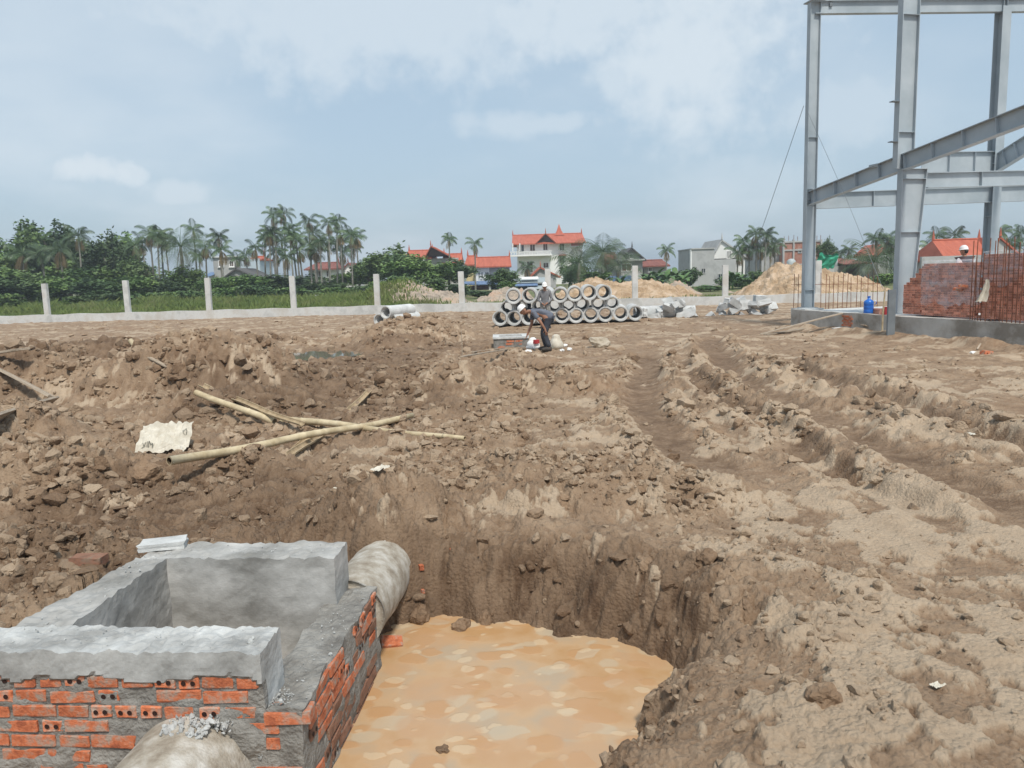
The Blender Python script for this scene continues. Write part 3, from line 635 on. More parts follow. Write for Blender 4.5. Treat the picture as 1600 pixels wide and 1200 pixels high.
# crumbs of mortar left on the collar and the ledge, and in the corner
def crumbs(name, parent, spots, n, s0, mat, seed):
    rnd = random.Random(seed); V = []; Fc = []; off = 0; shapes = [ico(1, k + 60, 0.3) for k in range(5)]
    for k in range(n):
        c, ext = rnd.choice(spots); bv, bf = shapes[k % 5]; s = s0 * rnd.lognormvariate(0, 0.55)
        rm = np.array(Matrix.Rotation(rnd.uniform(0, 6), 3, Vector((rnd.gauss(0, 1), rnd.gauss(0, 1), rnd.gauss(0, 1))).normalized()))
        P = (bv * np.array([s, s * rnd.uniform(0.6, 1.2), s * 0.7])) @ rm.T + np.array([c[i] + rnd.uniform(-ext[i], ext[i]) for i in range(3)])
        V.append(P); Fc.append(bf + off); off += len(bv)
    return stuff(obj(name, np_mesh(name, np.concatenate(V), np.concatenate(Fc), [mat]), parent))
crumbs('mortar_crumbs', CH, [((-0.13, 0.08, 0.125), (0.06, 0.06, 0.012)), ((-0.10, 0.7, 0.125), (0.09, 0.6, 0.004)), ((-0.8, 0.10, 0.402), (0.6, 0.1, 0.004)), ((-1.3, 0.7, 0.402), (0.1, 0.6, 0.004)), ((-0.7, 1.25, 0.402), (0.5, 0.1, 0.004)), ((-0.13, 0.09, 0.13), (0.05, 0.06, 0.02))], 480, 0.0040, 'plaster', 3)
# drain pipes joining the chamber
def slurry_pipe(name, label, p0, p1, r, seed):
    t = thing(name, label, 'pipe', (p0[0], p0[1], p0[2] - r)); p0, p1 = Vector(p0), Vector(p1); ax = (p1 - p0).normalized(); a = ax.cross(Vector((0, 0, 1))).normalized(); c = a.cross(ax)
    n, m = 56, 50; L = (p1 - p0).length; b = MB()
    for k, (rr, sgn) in enumerate(((r, 1), (r - 0.05, -1))):
        vs = []
        for j in range(m + 1):
            for i in range(n):
                th = 2 * math.pi * i / n; q = p0 + ax * (L * j / m) + (a * math.cos(th) + c * math.sin(th)) * rr
                if k == 0: q = q + (q - p0 - ax * (L * j / m)).normalized() * (0.007 * mnoise.noise(q * 5 + Vector((seed, 0, 0))) + 0.003 * mnoise.noise(q * 23))
                vs.append(q)
        b.add(vs, [((j * n + i), (j * n + (i + 1) % n), ((j + 1) * n + (i + 1) % n), ((j + 1) * n + i))[::sgn] for j in range(m) for i in range(n)])
    o1 = (m + 1) * n
    for base in (0, m * n): b.f += [(base + i, base + (i + 1) % n, o1 + base + (i + 1) % n, o1 + base + i) for i in range(n)]; b.mi += [0] * n
    b.build('barrel', 'slurry_pipe', t, world=True, smooth=True)
    b = MB(); b.tube([p0 + ax * 0.015, p0 + ax * 0.05], r - 0.02, 24); b.build('mortar_seal', 'mortar', t, world=True); return t
fp = slurry_pipe('drain_pipe', 'cement-smeared drain pipe entering the brick face of the chamber', (-1.50, 3.24, -0.20), (-1.62, 1.7, -0.24), 0.285, 1)
slurry_pipe('drain_pipe', 'cement-smeared drain pipe running from the chamber back into the soil bank', (-1.06, 4.52, -0.06), (-0.97, 5.6, -0.12), 0.225, 5)
crumbs('mortar_collar', fp, [((0.03, -0.10, 0.565), (0.10, 0.07, 0.02)), ((0.12, -0.05, 0.55), (0.09, 0.05, 0.03)), ((0.30, -0.03, 0.33), (0.04, 0.03, 0.08))], 420, 0.009, 'plaster', 8)
# loose pieces around it
def chunk(name, label, cat, loc, size, mat, seed, rz=0, tilt=(0, 0), group=None, cuts=True, jag=0.06):
    if name in ('soil_clod', 'soil_block', 'clay_lump', 'pale_rock', 'white_rubble', 'mortar_lump'):
        bm = bmesh.new(); bmesh.ops.create_icosphere(bm, subdivisions=3, radius=0.5)
        for v in bm.verts:
            f = 1 + 0.42 * mnoise.noise(v.co * 2.3 + Vector((seed, 0, 0))) + 0.22 * mnoise.noise(v.co * 6 + Vector((0, seed, 0))) + 0.10 * mnoise.noise(v.co * 14)
            c_ = mnoise.cell(v.co * 3.1 + Vector((seed, 1, 2))); f += 0.07 * (c_ - 0.5)
            v.co = Vector((v.co.x * f * size[0], v.co.y * f * size[1], (v.co.z * f + 0.42) * size[2]))
        me = bpy.data.meshes.new(name); bm.to_mesh(me); bm.free(); me.materials.append(M[mat]); o = obj(name, me); place(o, loc, rot=(tilt[0], tilt[1], rz)); return tag(o, label, cat, group)
    rnd = random.Random(seed); bm = bmesh.new(); bmesh.ops.create_cube(bm, size=1.0)
    bmesh.ops.subdivide_edges(bm, edges=bm.edges[:], cuts=2, use_grid_fill=True)
    for v in bm.verts:
        n = nz3(v.co, 1.7, seed * 3.7); v.co += n * jag + Vector((rnd.uniform(-1, 1), rnd.uniform(-1, 1), rnd.uniform(-1, 1))) * jag * 0.35
        v.co = Vector((v.co.x * size[0], v.co.y * size[1], (v.co.z + 0.5) * size[2]))
    me = bpy.data.meshes.new(name); bm.to_mesh(me); bm.free(); me.materials.append(M[mat]); o = obj(name, me); place(o, loc, rot=(tilt[0], tilt[1], rz)); return tag(o, label, cat, group)
p = PZ(265, 846, 0.41); chunk('concrete_slab', 'small flat concrete offcut lying on the back corner of the chamber collar', 'concrete piece', (p.x, p.y - 0.08, 0.402), (0.26, 0.13, 0.045), 'concrete', 4, R(12))
def loose_brick(px, py, label, rz, s=1.0, holes=True, dz=0.0, mesh=None, tilt=(0, 0)):
    q = hit(px, py); o = obj('loose_brick', mesh or LONG[1]); place(o, (q.x, q.y, q.z + 0.02 + dz), rot=(tilt[0], tilt[1], rz)); return tag(o, label, 'brick')
loose_brick(140, 884, 'dusty red brick half sunk in the soil left of the chamber', R(-4), dz=0.02)
C.objects[-1].material_slots[0].link = 'OBJECT'; C.objects[-1].material_slots[0].material = M['brick_muddy']
q = PZ(612, 1006, WATER_Z); o = obj('loose_brick', HALF[0]); place(o, (q.x, q.y, WATER_Z + 0.005), rot=(0.25, 0.1, R(10))); tag(o, 'broken red brick poking from the water beside the chamber wall', 'brick')
for (px, py, lb, s) in ((657, 888, 'small orange brick shard stuck in the dark pit bank', 0.3), (708, 860, 'tiny orange brick chip high on the pit bank', 0.2), (660, 925, 'orange brick chip low on the pit bank near the pipe', 0.22)):
    q = hit(px, py); chunk('brick_shard', lb, 'brick shard', (q.x, q.y, q.z - 0.005), (0.14 * s * 1.6, 0.1 * s, 0.12 * s), 'brick', int(px), R(px))
for k, (px, py, s) in enumerate(((548, 952, 0.12), (705, 965, 0.10), (745, 955, 0.11), (640, 955, 0.12), (665, 940, 0.10))):
    q = PZ(px, py, -0.32); chunk('soil_block', ('wet soil block fallen against the buried drain pipe', 'wet soil block standing in the water farthest from the pipe', 'wet soil block in the fallen row, last from the pipe', 'wet soil block nearest the broken brick in the water', 'wet soil block high in the fallen row')[k], 'soil block', (q.x + 0.05, q.y + 0.02, -0.46), (s * 1.5, s * 1.2, s * 1.4), 'wet_soil' if 'wet_soil' in M else 'soil', 70 + k, R(40 * k), (0.2, 0.1), 'soil blocks at the foot of the pit bank', jag=0.14)
q = PZ(692, 1172, WATER_Z); chunk('clay_lump', 'small dark clay lump sitting in the muddy water', 'soil block', (q.x, q.y, WATER_Z - 0.02), (0.07, 0.08, 0.04), 'soil', 91, R(30), jag=0.2)

# ================================================================== POLES, PLANKS AND LITTER ON THE MUD
def bamboo(name, label, p0, p1, r0, r1, seed, half=False, group=None):
    rnd = random.Random(seed); p0, p1 = Vector(p0), Vector(p1); ax = p1 - p0; L = ax.length; ax.normalize(); a = ax.cross(Vector((0, 0, 1))).normalized(); c = a.cross(ax)
    n = 14; st = []; t = 0.0; nodes = [k * 0.34 + rnd.uniform(-0.05, 0.05) for k in range(1, int(L / 0.34) + 1)]
    ts = sorted(set([0.0, L] + [L * k / 10 for k in range(11)] + [x + e for x in nodes for e in (-0.02, 0, 0.02) if 0.03 < x < L - 0.03]))
    th0, th1 = (0.15, math.pi * 1.05) if half else (0, 2 * math.pi); b = MB(); m = n + 1 if half else n
    vs = []
    for side in (0, 1):
        for t in ts:
            r = r0 + (r1 - r0) * t / L; bend = c * (0.012 * math.sin(3.1 * t + seed)) + a * (0.02 * math.sin(1.3 * t + seed * 2))
            if any(abs(t - x) < 1e-6 for x in nodes): r *= 1.10
            if side: r *= 0.78
            for i in range(m):
                th = th0 + (th1 - th0) * i / n; vs.append(p0 + ax * t + bend + (a * math.cos(th) - c * math.sin(th) * (1 if half else 1)) * r)
    K = len(ts); o1 = K * m; fs = []; mi = []
    for j in range(K - 1):
        for i in range(m if not half else m - 1):
            i2 = (i + 1) % m; fs.append((j * m + i, j * m + i2, (j + 1) * m + i2, (j + 1) * m + i)); mi.append(0)
            fs.append((o1 + j * m + i, o1 + (j + 1) * m + i, o1 + (j + 1) * m + i2, o1 + j * m + i2)); mi.append(1)
        if half:
            for i in (0, m - 1): fs.append((j * m + i, (j + 1) * m + i, o1 + (j + 1) * m + i, o1 + j * m + i)); mi.append(1)
    for j in (0, K - 1):
        for i in range(m if not half else m - 1): i2 = (i + 1) % m; fs.append((j * m + i, j * m + i2, o1 + j * m + i2, o1 + j * m + i)); mi.append(1)
    b.v = [tuple(v) for v in vs]; b.f = fs; b.mi = mi
    return tag(b.build(name, ['bamboo', 'bamboo_in'], None, smooth=not half), label, 'bamboo pole', group)
def up(v, dz): return Vector((v.x, v.y, v.z + dz))
def onray(px, py, y, dz=0.14):
    q = hit(px, py); d = Vector(ray(px, py)); o = Vector((0, 0, CAMH)); t = (q - o).length - dz * 4; return o + d.normalized() * t
bamboo('bamboo_pole', 'long straight bamboo pole with an open end lying by the paper sack', onray(266, 722, 8.75), onray(643, 650, 11.2), 0.045, 0.037, 2)
bamboo('bamboo_pole', 'split bamboo pole propped against the dark mound', onray(314, 600, 11.9), onray(470, 662, 10.7), 0.055, 0.045, 3, half=True)
bamboo('bamboo_pole', 'short whole bamboo pole under the split one on the mound', onray(308, 612, 12.0), onray(428, 660, 10.9), 0.043, 0.046, 4)
bamboo('bamboo_pole', 'thin bamboo pole half pressed into the mud, passing under the long pole', onray(440, 655, 10.65), onray(728, 686, 9.2), 0.048, 0.028, 5)
bamboo('bamboo_pole', 'short bamboo stub standing aslant by the far edge of the mound', PD(203, 532, 16.0), PD(230, 564, 15.6), 0.055, 0.05, 6)
for (a, b_, ya, yb, lb, s) in (((452, 712), (506, 682), 8.9, 10.0, 'weathered split bamboo piece below the crossed poles', 7), ((462, 706), (486, 688), 9.1, 9.7, 'narrow grey bamboo splinter beside the split piece', 8), ((548, 642), (577, 614), 11.5, 12.5, 'grey split bamboo piece on the hummock behind the crossed poles', 9)):
    p0, p1 = hit(*a), hit(*b_); bamboo('bamboo_piece', lb, up(p0, 0.03), up(p1, 0.06), 0.05, 0.045, s, half=True)
def plank(name, label, p0, p1, w_, t_, mat='plank', roll=0.0, group=None, cat='plank'):
    p0, p1 = Vector(p0), Vector(p1); ax = (p1 - p0); L = ax.length; ax.normalize(); s = ax.cross(Vector((0, 0, 1))).normalized(); u = s.cross(ax)
    s, u = s * math.cos(roll) + u * math.sin(roll), u * math.cos(roll) - s * math.sin(roll)
    bm = bmesh.new(); bmesh.ops.create_cube(bm, size=1.0); bmesh.ops.subdivide_edges(bm, edges=[e for e in bm.edges if abs((e.verts[0].co - e.verts[1].co).x) > 0.5], cuts=8)
    for v in bm.verts:
        x = v.co.x; v.co = Vector((x * L, v.co.y * w_ * (1 + 0.08 * mnoise.noise(Vector((x * 6, v.co.y, 3)))), v.co.z * t_ + 0.012 * math.sin(3 * x + w_ * 40)))
    bmesh.ops.bevel(bm, geom=bm.edges[:], offset=0.003, segments=1, affect='EDGES')
    me = bpy.data.meshes.new(name); bm.to_mesh(me); bm.free(); me.materials.append(M[mat]); o = obj(name, me)
    mw = Matrix((ax, s, u)).transposed().to_4x4(); mw.translation = (p0 + p1) / 2; o.matrix_world = mw; return tag(o, label, cat, group)
plank('plank', 'grey plank slanting down into the earth hollow with its end buried', onray(-40, 556, 12.6, 0.3), onray(82, 622, 11.2, 0.2), 0.17, 0.04, roll=0.5)
plank('plank', 'wide muddy plank bridging the earth hollow under the slanting one', onray(-30, 662, 10.4, 0.3), onray(84, 626, 11.2, 0.25), 0.20, 0.04, roll=0.7)
plank('plank', 'pale sawn plank end resting on the far left spoil ridge', onray(-40, 556, 16.5, 0.2), onray(40, 546, 17.4, 0.2), 0.16, 0.04)
for a, b_, lb, s in (((722, 561), (792, 548), 'long thin batten lying on the mud in front of the small manhole', 0.0), ((738, 553), (780, 547), 'short pale batten lying behind the longer one', 0.0), ((232, 562), (262, 577), 'thin dark stick on the mound slope below the bamboo stub', 0.0)):
    p0, p1 = hit(*a), hit(*b_); plank('batten', lb, up(p0, 0.03), up(p1, 0.05), 0.07, 0.025, cat='batten')
q = hit(722, 555); b = MB(); b.tube([(0, 0, -0.1), (0.01, 0, 0.28), (0.0, 0.01, 0.62)], [0.012, 0.012, 0.010], 7); tag(place(b.build('marker_stake', 'plank'), q), 'thin upright wooden stake beside the battens', 'stake')
# cement sack
def paper_sack():
    q = hit(262, 705); nx, ny = 46, 30; W, D = 0.58, 0.40; V = []; Fc = []
    for s in (1, -1):
        for j in range(ny + 1):
            for i in range(nx + 1):
                u, v = i / nx - 0.5, j / ny - 0.5; e = (1 - (2 * abs(u)) ** 6) * (1 - (2 * abs(v)) ** 6)
                n1 = mnoise.noise(Vector((u * 3.4 + 2, v * 3.0, 1))); n2 = abs(mnoise.noise(Vector((u * 7, v * 6, 5)))); n3 = abs(mnoise.noise(Vector((u * 15, v * 13, 8))))
                base = 0.06 * n1 + 0.06 * n2 + 0.02 * n3
                edge = 0.025 * mnoise.noise(Vector((u * 4, v * 4, 3)))
                V.append((u * W + edge * (abs(u) > 0.42), v * D + edge * (abs(v) > 0.40), base + s * 0.028 * e + 0.24 * (v + 0.5)))
    m = (nx + 1) * (ny + 1)
    for s in (0, 1):
        for j in range(ny):
            for i in range(nx):
                a = s * m + j * (nx + 1) + i; f = (a, a + 1, a + nx + 2, a + nx + 1); Fc.append(f if s == 0 else f[::-1])
    t = thing('paper_sack', 'crumpled empty cement sack lying by the open end of the long bamboo pole', 'sack', (q.x, q.y - 0.05, q.z + 0.03), R(8))
    b = MB(); b.v = V; b.f = Fc; b.mi = [0] * len(Fc); b.build('sack_body', 'sack', t)
    for txt, x, y, size, rz in (('XIM', -0.22, -0.16, 0.075, 0.0), ('IO', 0.19, 0.06, 0.07, -1.2)):
        cu = bpy.data.curves.new('print', 'FONT'); cu.body = txt; cu.size = size; to = bpy.data.objects.new('print', cu); C.objects.link(to)
        dg = bpy.context.evaluated_depsgraph_get(); me = bpy.data.meshes.new_from_object(to.evaluated_get(dg)); bpy.data.objects.remove(to)
        bm = bmesh.new(); bm.from_mesh(me); bmesh.ops.triangulate(bm, faces=bm.faces[:]); bmesh.ops.subdivide_edges(bm, edges=bm.edges[:], cuts=2)
        arr = np.array(V[:m]).reshape(ny + 1, nx + 1, 3)
        for v in bm.verts:
            px, py = x + v.co.x * math.cos(rz) - v.co.y * math.sin(rz), y + v.co.x * math.sin(rz) + v.co.y * math.cos(rz)
            i = min(max(int((px / W + 0.5) * nx), 0), nx - 1); j = min(max(int((py / D + 0.5) * ny), 0), ny - 1)
            v.co = Vector((px, py, arr[j:j + 2, i:i + 2, 2].max() + 0.004))
        bm.to_mesh(me); bm.free(); me.materials.clear(); me.materials.append(M['ink']); obj('sack_print', me, t)
paper_sack()
for px, py, s, lb in ((595, 735, 0.09, 'torn scrap of white plastic on the bare mud below the crossed poles'), (1518, 680, 0.06, 'white paper scrap at the edge of the outer wheel rut'), (1465, 1075, 0.04, 'pale grey scrap of plastic on the dried crust'), (525, 765, 0.03, 'tiny white scrap on the mud')):
    q = hit(px, py); nx = 10; V = []; Fc = []
    for j in range(nx + 1):
        for i in range(nx + 1):
            u, v = i / nx - 0.5, j / nx - 0.5; V.append((u * s * 1.7, v * s, 0.015 + 0.35 * s * abs(mnoise.noise(Vector((u * 4 + px, v * 4, py))))))
    Fc = [(j * (nx + 1) + i, j * (nx + 1) + i + 1, (j + 1) * (nx + 1) + i + 1, (j + 1) * (nx + 1) + i) for j in range(nx) for i in range(nx)]
    b = MB(); b.v = V; b.f = Fc; b.mi = [0] * len(Fc); tag(place(b.build('plastic_scrap', 'sack'), q, R(px)), lb, 'litter')
q = hit(935, 541); chunk('pale_rock', 'pale limestone boulder alone on the mud to the right of the stooping worker', 'rock', (q.x, q.y, q.z - 0.06), (0.62, 0.45, 0.34), 'rock', 33, R(20), (0.1, 0.25), jag=0.2)
for px, py, s, lb, sd_ in ((232, 742, 0.26, 'large rounded clod just below the paper sack', 41), (1010, 884, 0.13, 'pale upright flake of earth above the pit bank', 42), (1105, 875, 0.13, 'dry grey clod on the rim right of the pit', 43), (1290, 1090, 0.12, 'dark wet clod on the near bank', 44), (640, 650, 0.14, 'clod beside the tip of the long bamboo pole', 45), (600, 1195, 0.0, '', 0), (1075, 733, 0.11, 'dark clod lying alone on smooth pale mud', 46), (905, 1190, 0.13, 'rounded wet clod at the water edge', 47)):
    if s: q = hit(px, py); chunk('soil_clod', lb, 'clod', (q.x, q.y, q.z - s * 0.25), (s * 1.3, s, s * 0.85), 'soil', sd_, R(px), (0.15, 0.1), jag=0.17)
# rebar standing at the very left of the chamber
b = MB(); b.tube([(0, 0, -0.4), (0.0, 0, 0.4), (0.004, 0.0, 0.95)], 0.006, 6); q = PZ(4, 985, 0.1); tag(place(b.build('rebar_rod', 'rust'), (q.x, q.y + 0.0, 0.1)), 'single rusty steel bar standing upright in the soil left of the chamber', 'rebar')

# ================================================================== BOUNDARY WALL
def fence():
    x0, x1 = -45.0, 24.0; ang = math.atan2(-0.11, 1.0)
    t = thing('boundary_wall', 'low grey concrete boundary wall with a row of bare concrete posts', 'wall', (0, fence_y(0), 0), ang)
    b = MB(); k = math.cos(ang)
    xs = np.linspace(x0 / k, x1 / k, 180); vs = []
    for x in xs:
        w_ = 0.02 * math.sin(x * 2.1) + 0.02 * mnoise.noise(Vector((x * 0.7, 0, 0)))
        vs += [(x, -0.14 + w_ * 0.3, -0.6), (x, -0.14 + w_ * 0.3, 0.50 + w_), (x, 0.14, 0.50 + w_), (x, 0.14, -0.6)]
    fs = [(4 * i + a, 4 * i + (a + 1) % 4, 4 * i + 4 + (a + 1) % 4, 4 * i + 4 + a)[::-1] for i in range(len(xs) - 1) for a in range(4)]
    b.add(vs, fs); b.build('wall_base', 'fence_concrete', t)
    bm = bmesh.new(); bmesh.ops.create_cube(bm, size=1.0)
    for v in bm.verts: v.co = Vector((v.co.x * 0.32, v.co.y * 0.22, v.co.z * 3.1 + 1.05))
    bmesh.ops.bevel(bm, geom=bm.edges[:], offset=0.018, segments=2, affect='EDGES'); me = bpy.data.meshes.new('post'); bm.to_mesh(me); bm.free(); me.materials.append(M['fence_concrete'])
    for px, top in ((-58, 447), (71, 443), (198, 438), (325, 434), (458, 431), (589, 428), (722, 424), (856, 420), (992, 415), (1133, 414), (1278, 407)):
        d = ray(px, 460); s = fence_y(0) / (d[1] + 0.11 * d[0]); x, y = d[0] * s, d[1] * s
        z = PD(px, top, y).z
        o = obj('post', me, t); lx = x * math.cos(ang) + (y - fence_y(0)) * math.sin(ang); o.location = (lx, -0.01, z - 2.6); o.rotation_euler = (random.gauss(0, 0.008), random.gauss(0, 0.008), random.gauss(0, 0.05))
fence()

# ================================================================== CONCRETE PIPES
def pipe_mesh(L=2.0, R0=0.30):
    # socket end at y=0 towards the viewer, spigot behind; hollow all through
    prof = [(R0, 0.0), (R0, 0.10), (R0, L - 0.10), (R0 * 0.90, L - 0.10), (R0 * 0.90, L), (R0 * 0.70, L), (R0 * 0.70, 0.11), (R0 * 0.82, 0.10), (R0 * 0.84, 0.0)]
    b = MB(); b.lathe(prof, 30, Matrix.Rotation(R(-90), 4, 'X'), closed=True); return b
pm = pipe_mesh(); po = pm.build('concrete_pipe', 'pipe_concrete'); pme = po.data
for p_ in pme.polygons: p_.use_smooth = True
pme.set_sharp_from_angle(angle=R(35)); bpy.data.objects.remove(po)
def pipe(px, py, y, label, group, rz=0.0, s=1.0, me=None, rot=None, dz=0.0):
    q = PD(px, py, y); o = obj('concrete_pipe', me or pme); place(o, (q.x, q.y, q.z + dz), rot=rot or (0, 0, rz), s=(s, 1, s)); tag(o, label, 'pipe', group); return o
GP = 'concrete pipes in the three-tier stack'
rows = [('bottom', [(781, 497), (803, 497), (826, 496), (849, 495), (878, 493), (900, 493), (923, 492), (946, 491), (970, 490), (993, 489)], 30.0), ('middle', [(792, 481), (813, 480), (842, 479), (865, 478), (888, 478), (910, 476), (935, 475), (957, 474)], 30.15), ('top', [(802, 463), (827, 462), (851, 461), (875, 461), (898, 459), (921, 457), (944, 457)], 29.9)]
ORD = ['end', 'second', 'third', 'fourth', 'fifth', 'sixth', 'seventh', 'eighth', 'ninth', 'tenth', 'eleventh', 'twelfth', 'thirteenth', 'fourteenth', 'fifteenth']
ends = {'bottom': ('far left end', 'far right end'), 'middle': ('left end', 'right end'), 'top': ('left end', 'right end')}
for nm, cs, y in rows:
    for k, (px, py) in enumerate(cs):
        yy = y + (0.0 if (nm != 'top' or k not in (2,)) else 0.05) + random.uniform(-0.1, 0.1)
        lb = f'{ORD[len(cs) - 1 - k]} hollow concrete pipe of the {nm} tier, counted from the broken-concrete side'
        pipe(px, py, yy, lb, GP + ' ' + nm, rz=R(random.gauss(-4, 2.0)), s=(0.93 if nm == 'middle' else 1.0))
for px, py, lb in ((592, 500, 'short-looking concrete pipe under the left of the three by the boundary wall'), (611, 500, 'concrete pipe under the right of the three by the boundary wall'), (602, 488, 'concrete pipe lying on top of the other two by the boundary wall')):
    pipe(px, py, 33.2 if 'top' not in lb else 33.0, lb, None, rz=R(-26), s=0.92)
# spoiled pipes and broken concrete to the right of the stack
def lying_pipe(px, py, y, rz, label, s=1.0, L=1.0, tilt=0.0):
    q = PD(px, py, y); o = obj('concrete_pipe', pme); place(o, q, rot=(tilt, 0, rz), s=(s, L, s)); tag(o, label, 'pipe'); return o
lying_pipe(1052, 487, 33.0, R(96), 'whole concrete pipe lying crosswise beyond the right end of the stack', 0.95, 0.85)
lying_pipe(1086, 487, 33.4, R(84), 'second crosswise concrete pipe in line behind the first', 0.9, 0.55)
rb = random.Random(9)
heap = [(1127, 488), (1140, 491), (1133, 479), (1150, 484), (1163, 479), (1146, 474), (1158, 491), (1172, 486), (1180, 490), (1185, 478), (1194, 486), (1203, 484), (1177, 474), (1140, 470), (1166, 471), (1192, 472), (1206, 478), (1123, 481), (1154, 470), (1198, 491), (1112, 494), (1186, 470)]
for k, (px, py) in enumerate(heap):
    q = PD(px, py, 33.2 + rb.uniform(-0.3, 0.6)); s = rb.uniform(0.30, 0.46)
    chunk('broken_concrete', 'broken grey concrete pipe fragment tumbled in the heap against the boundary wall', 'concrete piece', (q.x, q.y, q.z - s * 0.35), (s * rb.uniform(1.0, 1.7), s * rb.uniform(0.4, 0.8), s * rb.uniform(0.5, 1.0)), 'pipe_concrete', 200 + k, rb.uniform(0, 3), (rb.uniform(-0.7, 0.7), rb.uniform(-0.7, 0.7)), 'broken concrete fragments in the right heap', jag=0.10)
for k, (px, py) in enumerate([(1008, 491), (1022, 496), (1020, 486), (1035, 495), (1046, 473), (1056, 476), (1064, 475), (1043, 480), (1066, 497), (1075, 494), (1013, 498), (1030, 489)]):
    q = PD(px, py, 32.6 + rb.uniform(-0.3, 0.4)); s = rb.uniform(0.28, 0.46)
    chunk('broken_concrete', 'broken grey concrete lump piled about the crosswise pipes', 'concrete piece', (q.x, q.y, q.z - s * 0.35), (s * rb.uniform(1.0, 1.8), s * rb.uniform(0.5, 0.8), s * rb.uniform(0.6, 1.0)), 'pipe_concrete', 300 + k, rb.uniform(0, 3), (rb.uniform(-0.5, 0.5), rb.uniform(-0.5, 0.5)), 'broken concrete lumps beside the pipe stack', jag=0.10)
# small chamber where the worker stoops
def small_chamber():
    q0, q1 = PZ(772, 547, 0.0), PZ(826, 547, 0.0); c = (q0 + q1) / 2; w_ = (q1.x - q0.x) / 2
    t = thing('small_manhole', 'low square manhole with grey rim and red brick band beside the stooping worker', 'manhole', (c.x, c.y, 0), 0.02)
    for nm, a, b_ in (('front_wall', (-w_, 0, -0.2), (w_, 0.14, 0.32)), ('back_wall', (-w_, 0.86, -0.2), (w_, 1.0, 0.32)), ('left_wall', (-w_, 0.1401, -0.2), (-w_ + 0.14, 0.8599, 0.318)), ('right_wall', (w_ - 0.14, 0.1401, -0.2), (w_, 0.8599, 0.318))):
        b = MB(); sub_box(b, a, b_, 0.08, lambda p: p + nz3(p, 5, 2) * 0.012); b.build(nm, 'mortar', t)
    b = MB()
    for bx in (((-w_ - 0.02, -0.03, 0.31), (w_ + 0.02, 0.16, 0.36)), ((-w_ - 0.02, 0.84, 0.31), (w_ + 0.02, 1.03, 0.36)), ((-w_ - 0.02, 0.161, 0.31), (-w_ + 0.16, 0.839, 0.358)), ((w_ - 0.16, 0.161, 0.31), (w_ + 0.02, 0.839, 0.358))): b.box(*bx)
    b.build('rim', 'concrete', t)
    rnd = random.Random(2)
    for row in range(3):
        u = -w_ + 0.03 + rnd.uniform(0, 0.1)
        while u < w_ - 0.22:
            if rnd.random() < (0.85, 0.35, 0.3)[row]: o = obj('brick', rnd.choice(LONG), t); o.location = (u + 0.1, 0.045, 0.24 - 0.075 * row)
            u += 0.225
small_chamber()

# ================================================================== FOUNDATION AND STEEL FRAME
LC = Vector((9.25, 25.07, 0)); LD = Vector((0.2303, -0.9731, 0)); LN = Vector((0.9731, 0.2303, 0)); ZS = 0.60
def LP(s, n, z=0.0): return LC + LD * s + LN * n + Vector((0, 0, z))
def s_at(px, n):                   # position along the slab edge that is seen at a given pixel column
    d = ray(px, 450); k = d[0] / d[1]; a = LC + LN * n; return (k * a.y - a.x) / (LD.x - k * LD.y)
LROT = math.atan2(LD.y, LD.x)
SL = thing('concrete_foundation', 'raised concrete floor plinth with rough mud-splashed edge beam under the steel frame', 'foundation', tuple(LC), LROT)
# local frame of the plinth: +X along the edge towards the viewer, +Y inwards
b = MB(); sub_box(b, (-0.15, 0.0, -0.3), (14.0, 0.26, ZS), 0.16, lambda p: p + nz3(p, 2.0, 4) * 0.02 + nz3(p, 7, 1) * 0.008 + Vector((0, -0.10 * max(0, 0.25 - p.z) * (1 + mnoise.noise(p * 3)), 0))); b.build('edge_beam', 'plinth', SL)
b = MB(); sub_box(b, (-0.10, 0.262, -0.3), (14.0, 14.0, ZS - 0.03), 0.9, lambda p: p + nz3(p, 1.0, 4) * 0.01); b.build('floor_slab', 'concrete', SL)
b = MB(); sub_box(b, (-0.30, 0.10, -0.3), (0.45, 0.80, ZS + 0.04), 0.12, lambda p: p + nz3(p, 4, 8) * 0.012); b.build('corner_pedestal', 'concrete', SL)
s0 = s_at(1325, 0.0)
for r_ in range(5):
    for k in range(2):
        o = obj('brick', LONG[(r_ + k) % 5], SL); o.location = (s0 - 0.10 + k * 0.20 + 0.06 * (r_ % 2), 0.02, 0.24 + r_ * 0.065); o.rotation_euler = (0, 0, random.gauss(0, 0.05))
b = MB(); sub_box(b, (s0 - 0.30, -0.32, -0.2), (s0 + 0.18, -0.02, 0.17), 0.1, lambda p: p + nz3(p, 5, 8) * 0.03); b.build('footing_block', 'concrete', SL)
def scribble():
    cu = bpy.data.curves.new('print', 'FONT'); cu.body = '14/4  06'; cu.size = 0.15; to = bpy.data.objects.new('print', cu); C.objects.link(to)
    me = bpy.data.meshes.new_from_object(to.evaluated_get(bpy.context.evaluated_depsgraph_get())); bpy.data.objects.remove(to); me.materials.clear(); me.materials.append(M['ink'])
    o = obj('painted_marking', me, SL); o.rotation_euler = (R(90), 0, 0); o.location = (s_at(1338, 0.0), -0.045, 0.33)
scribble()
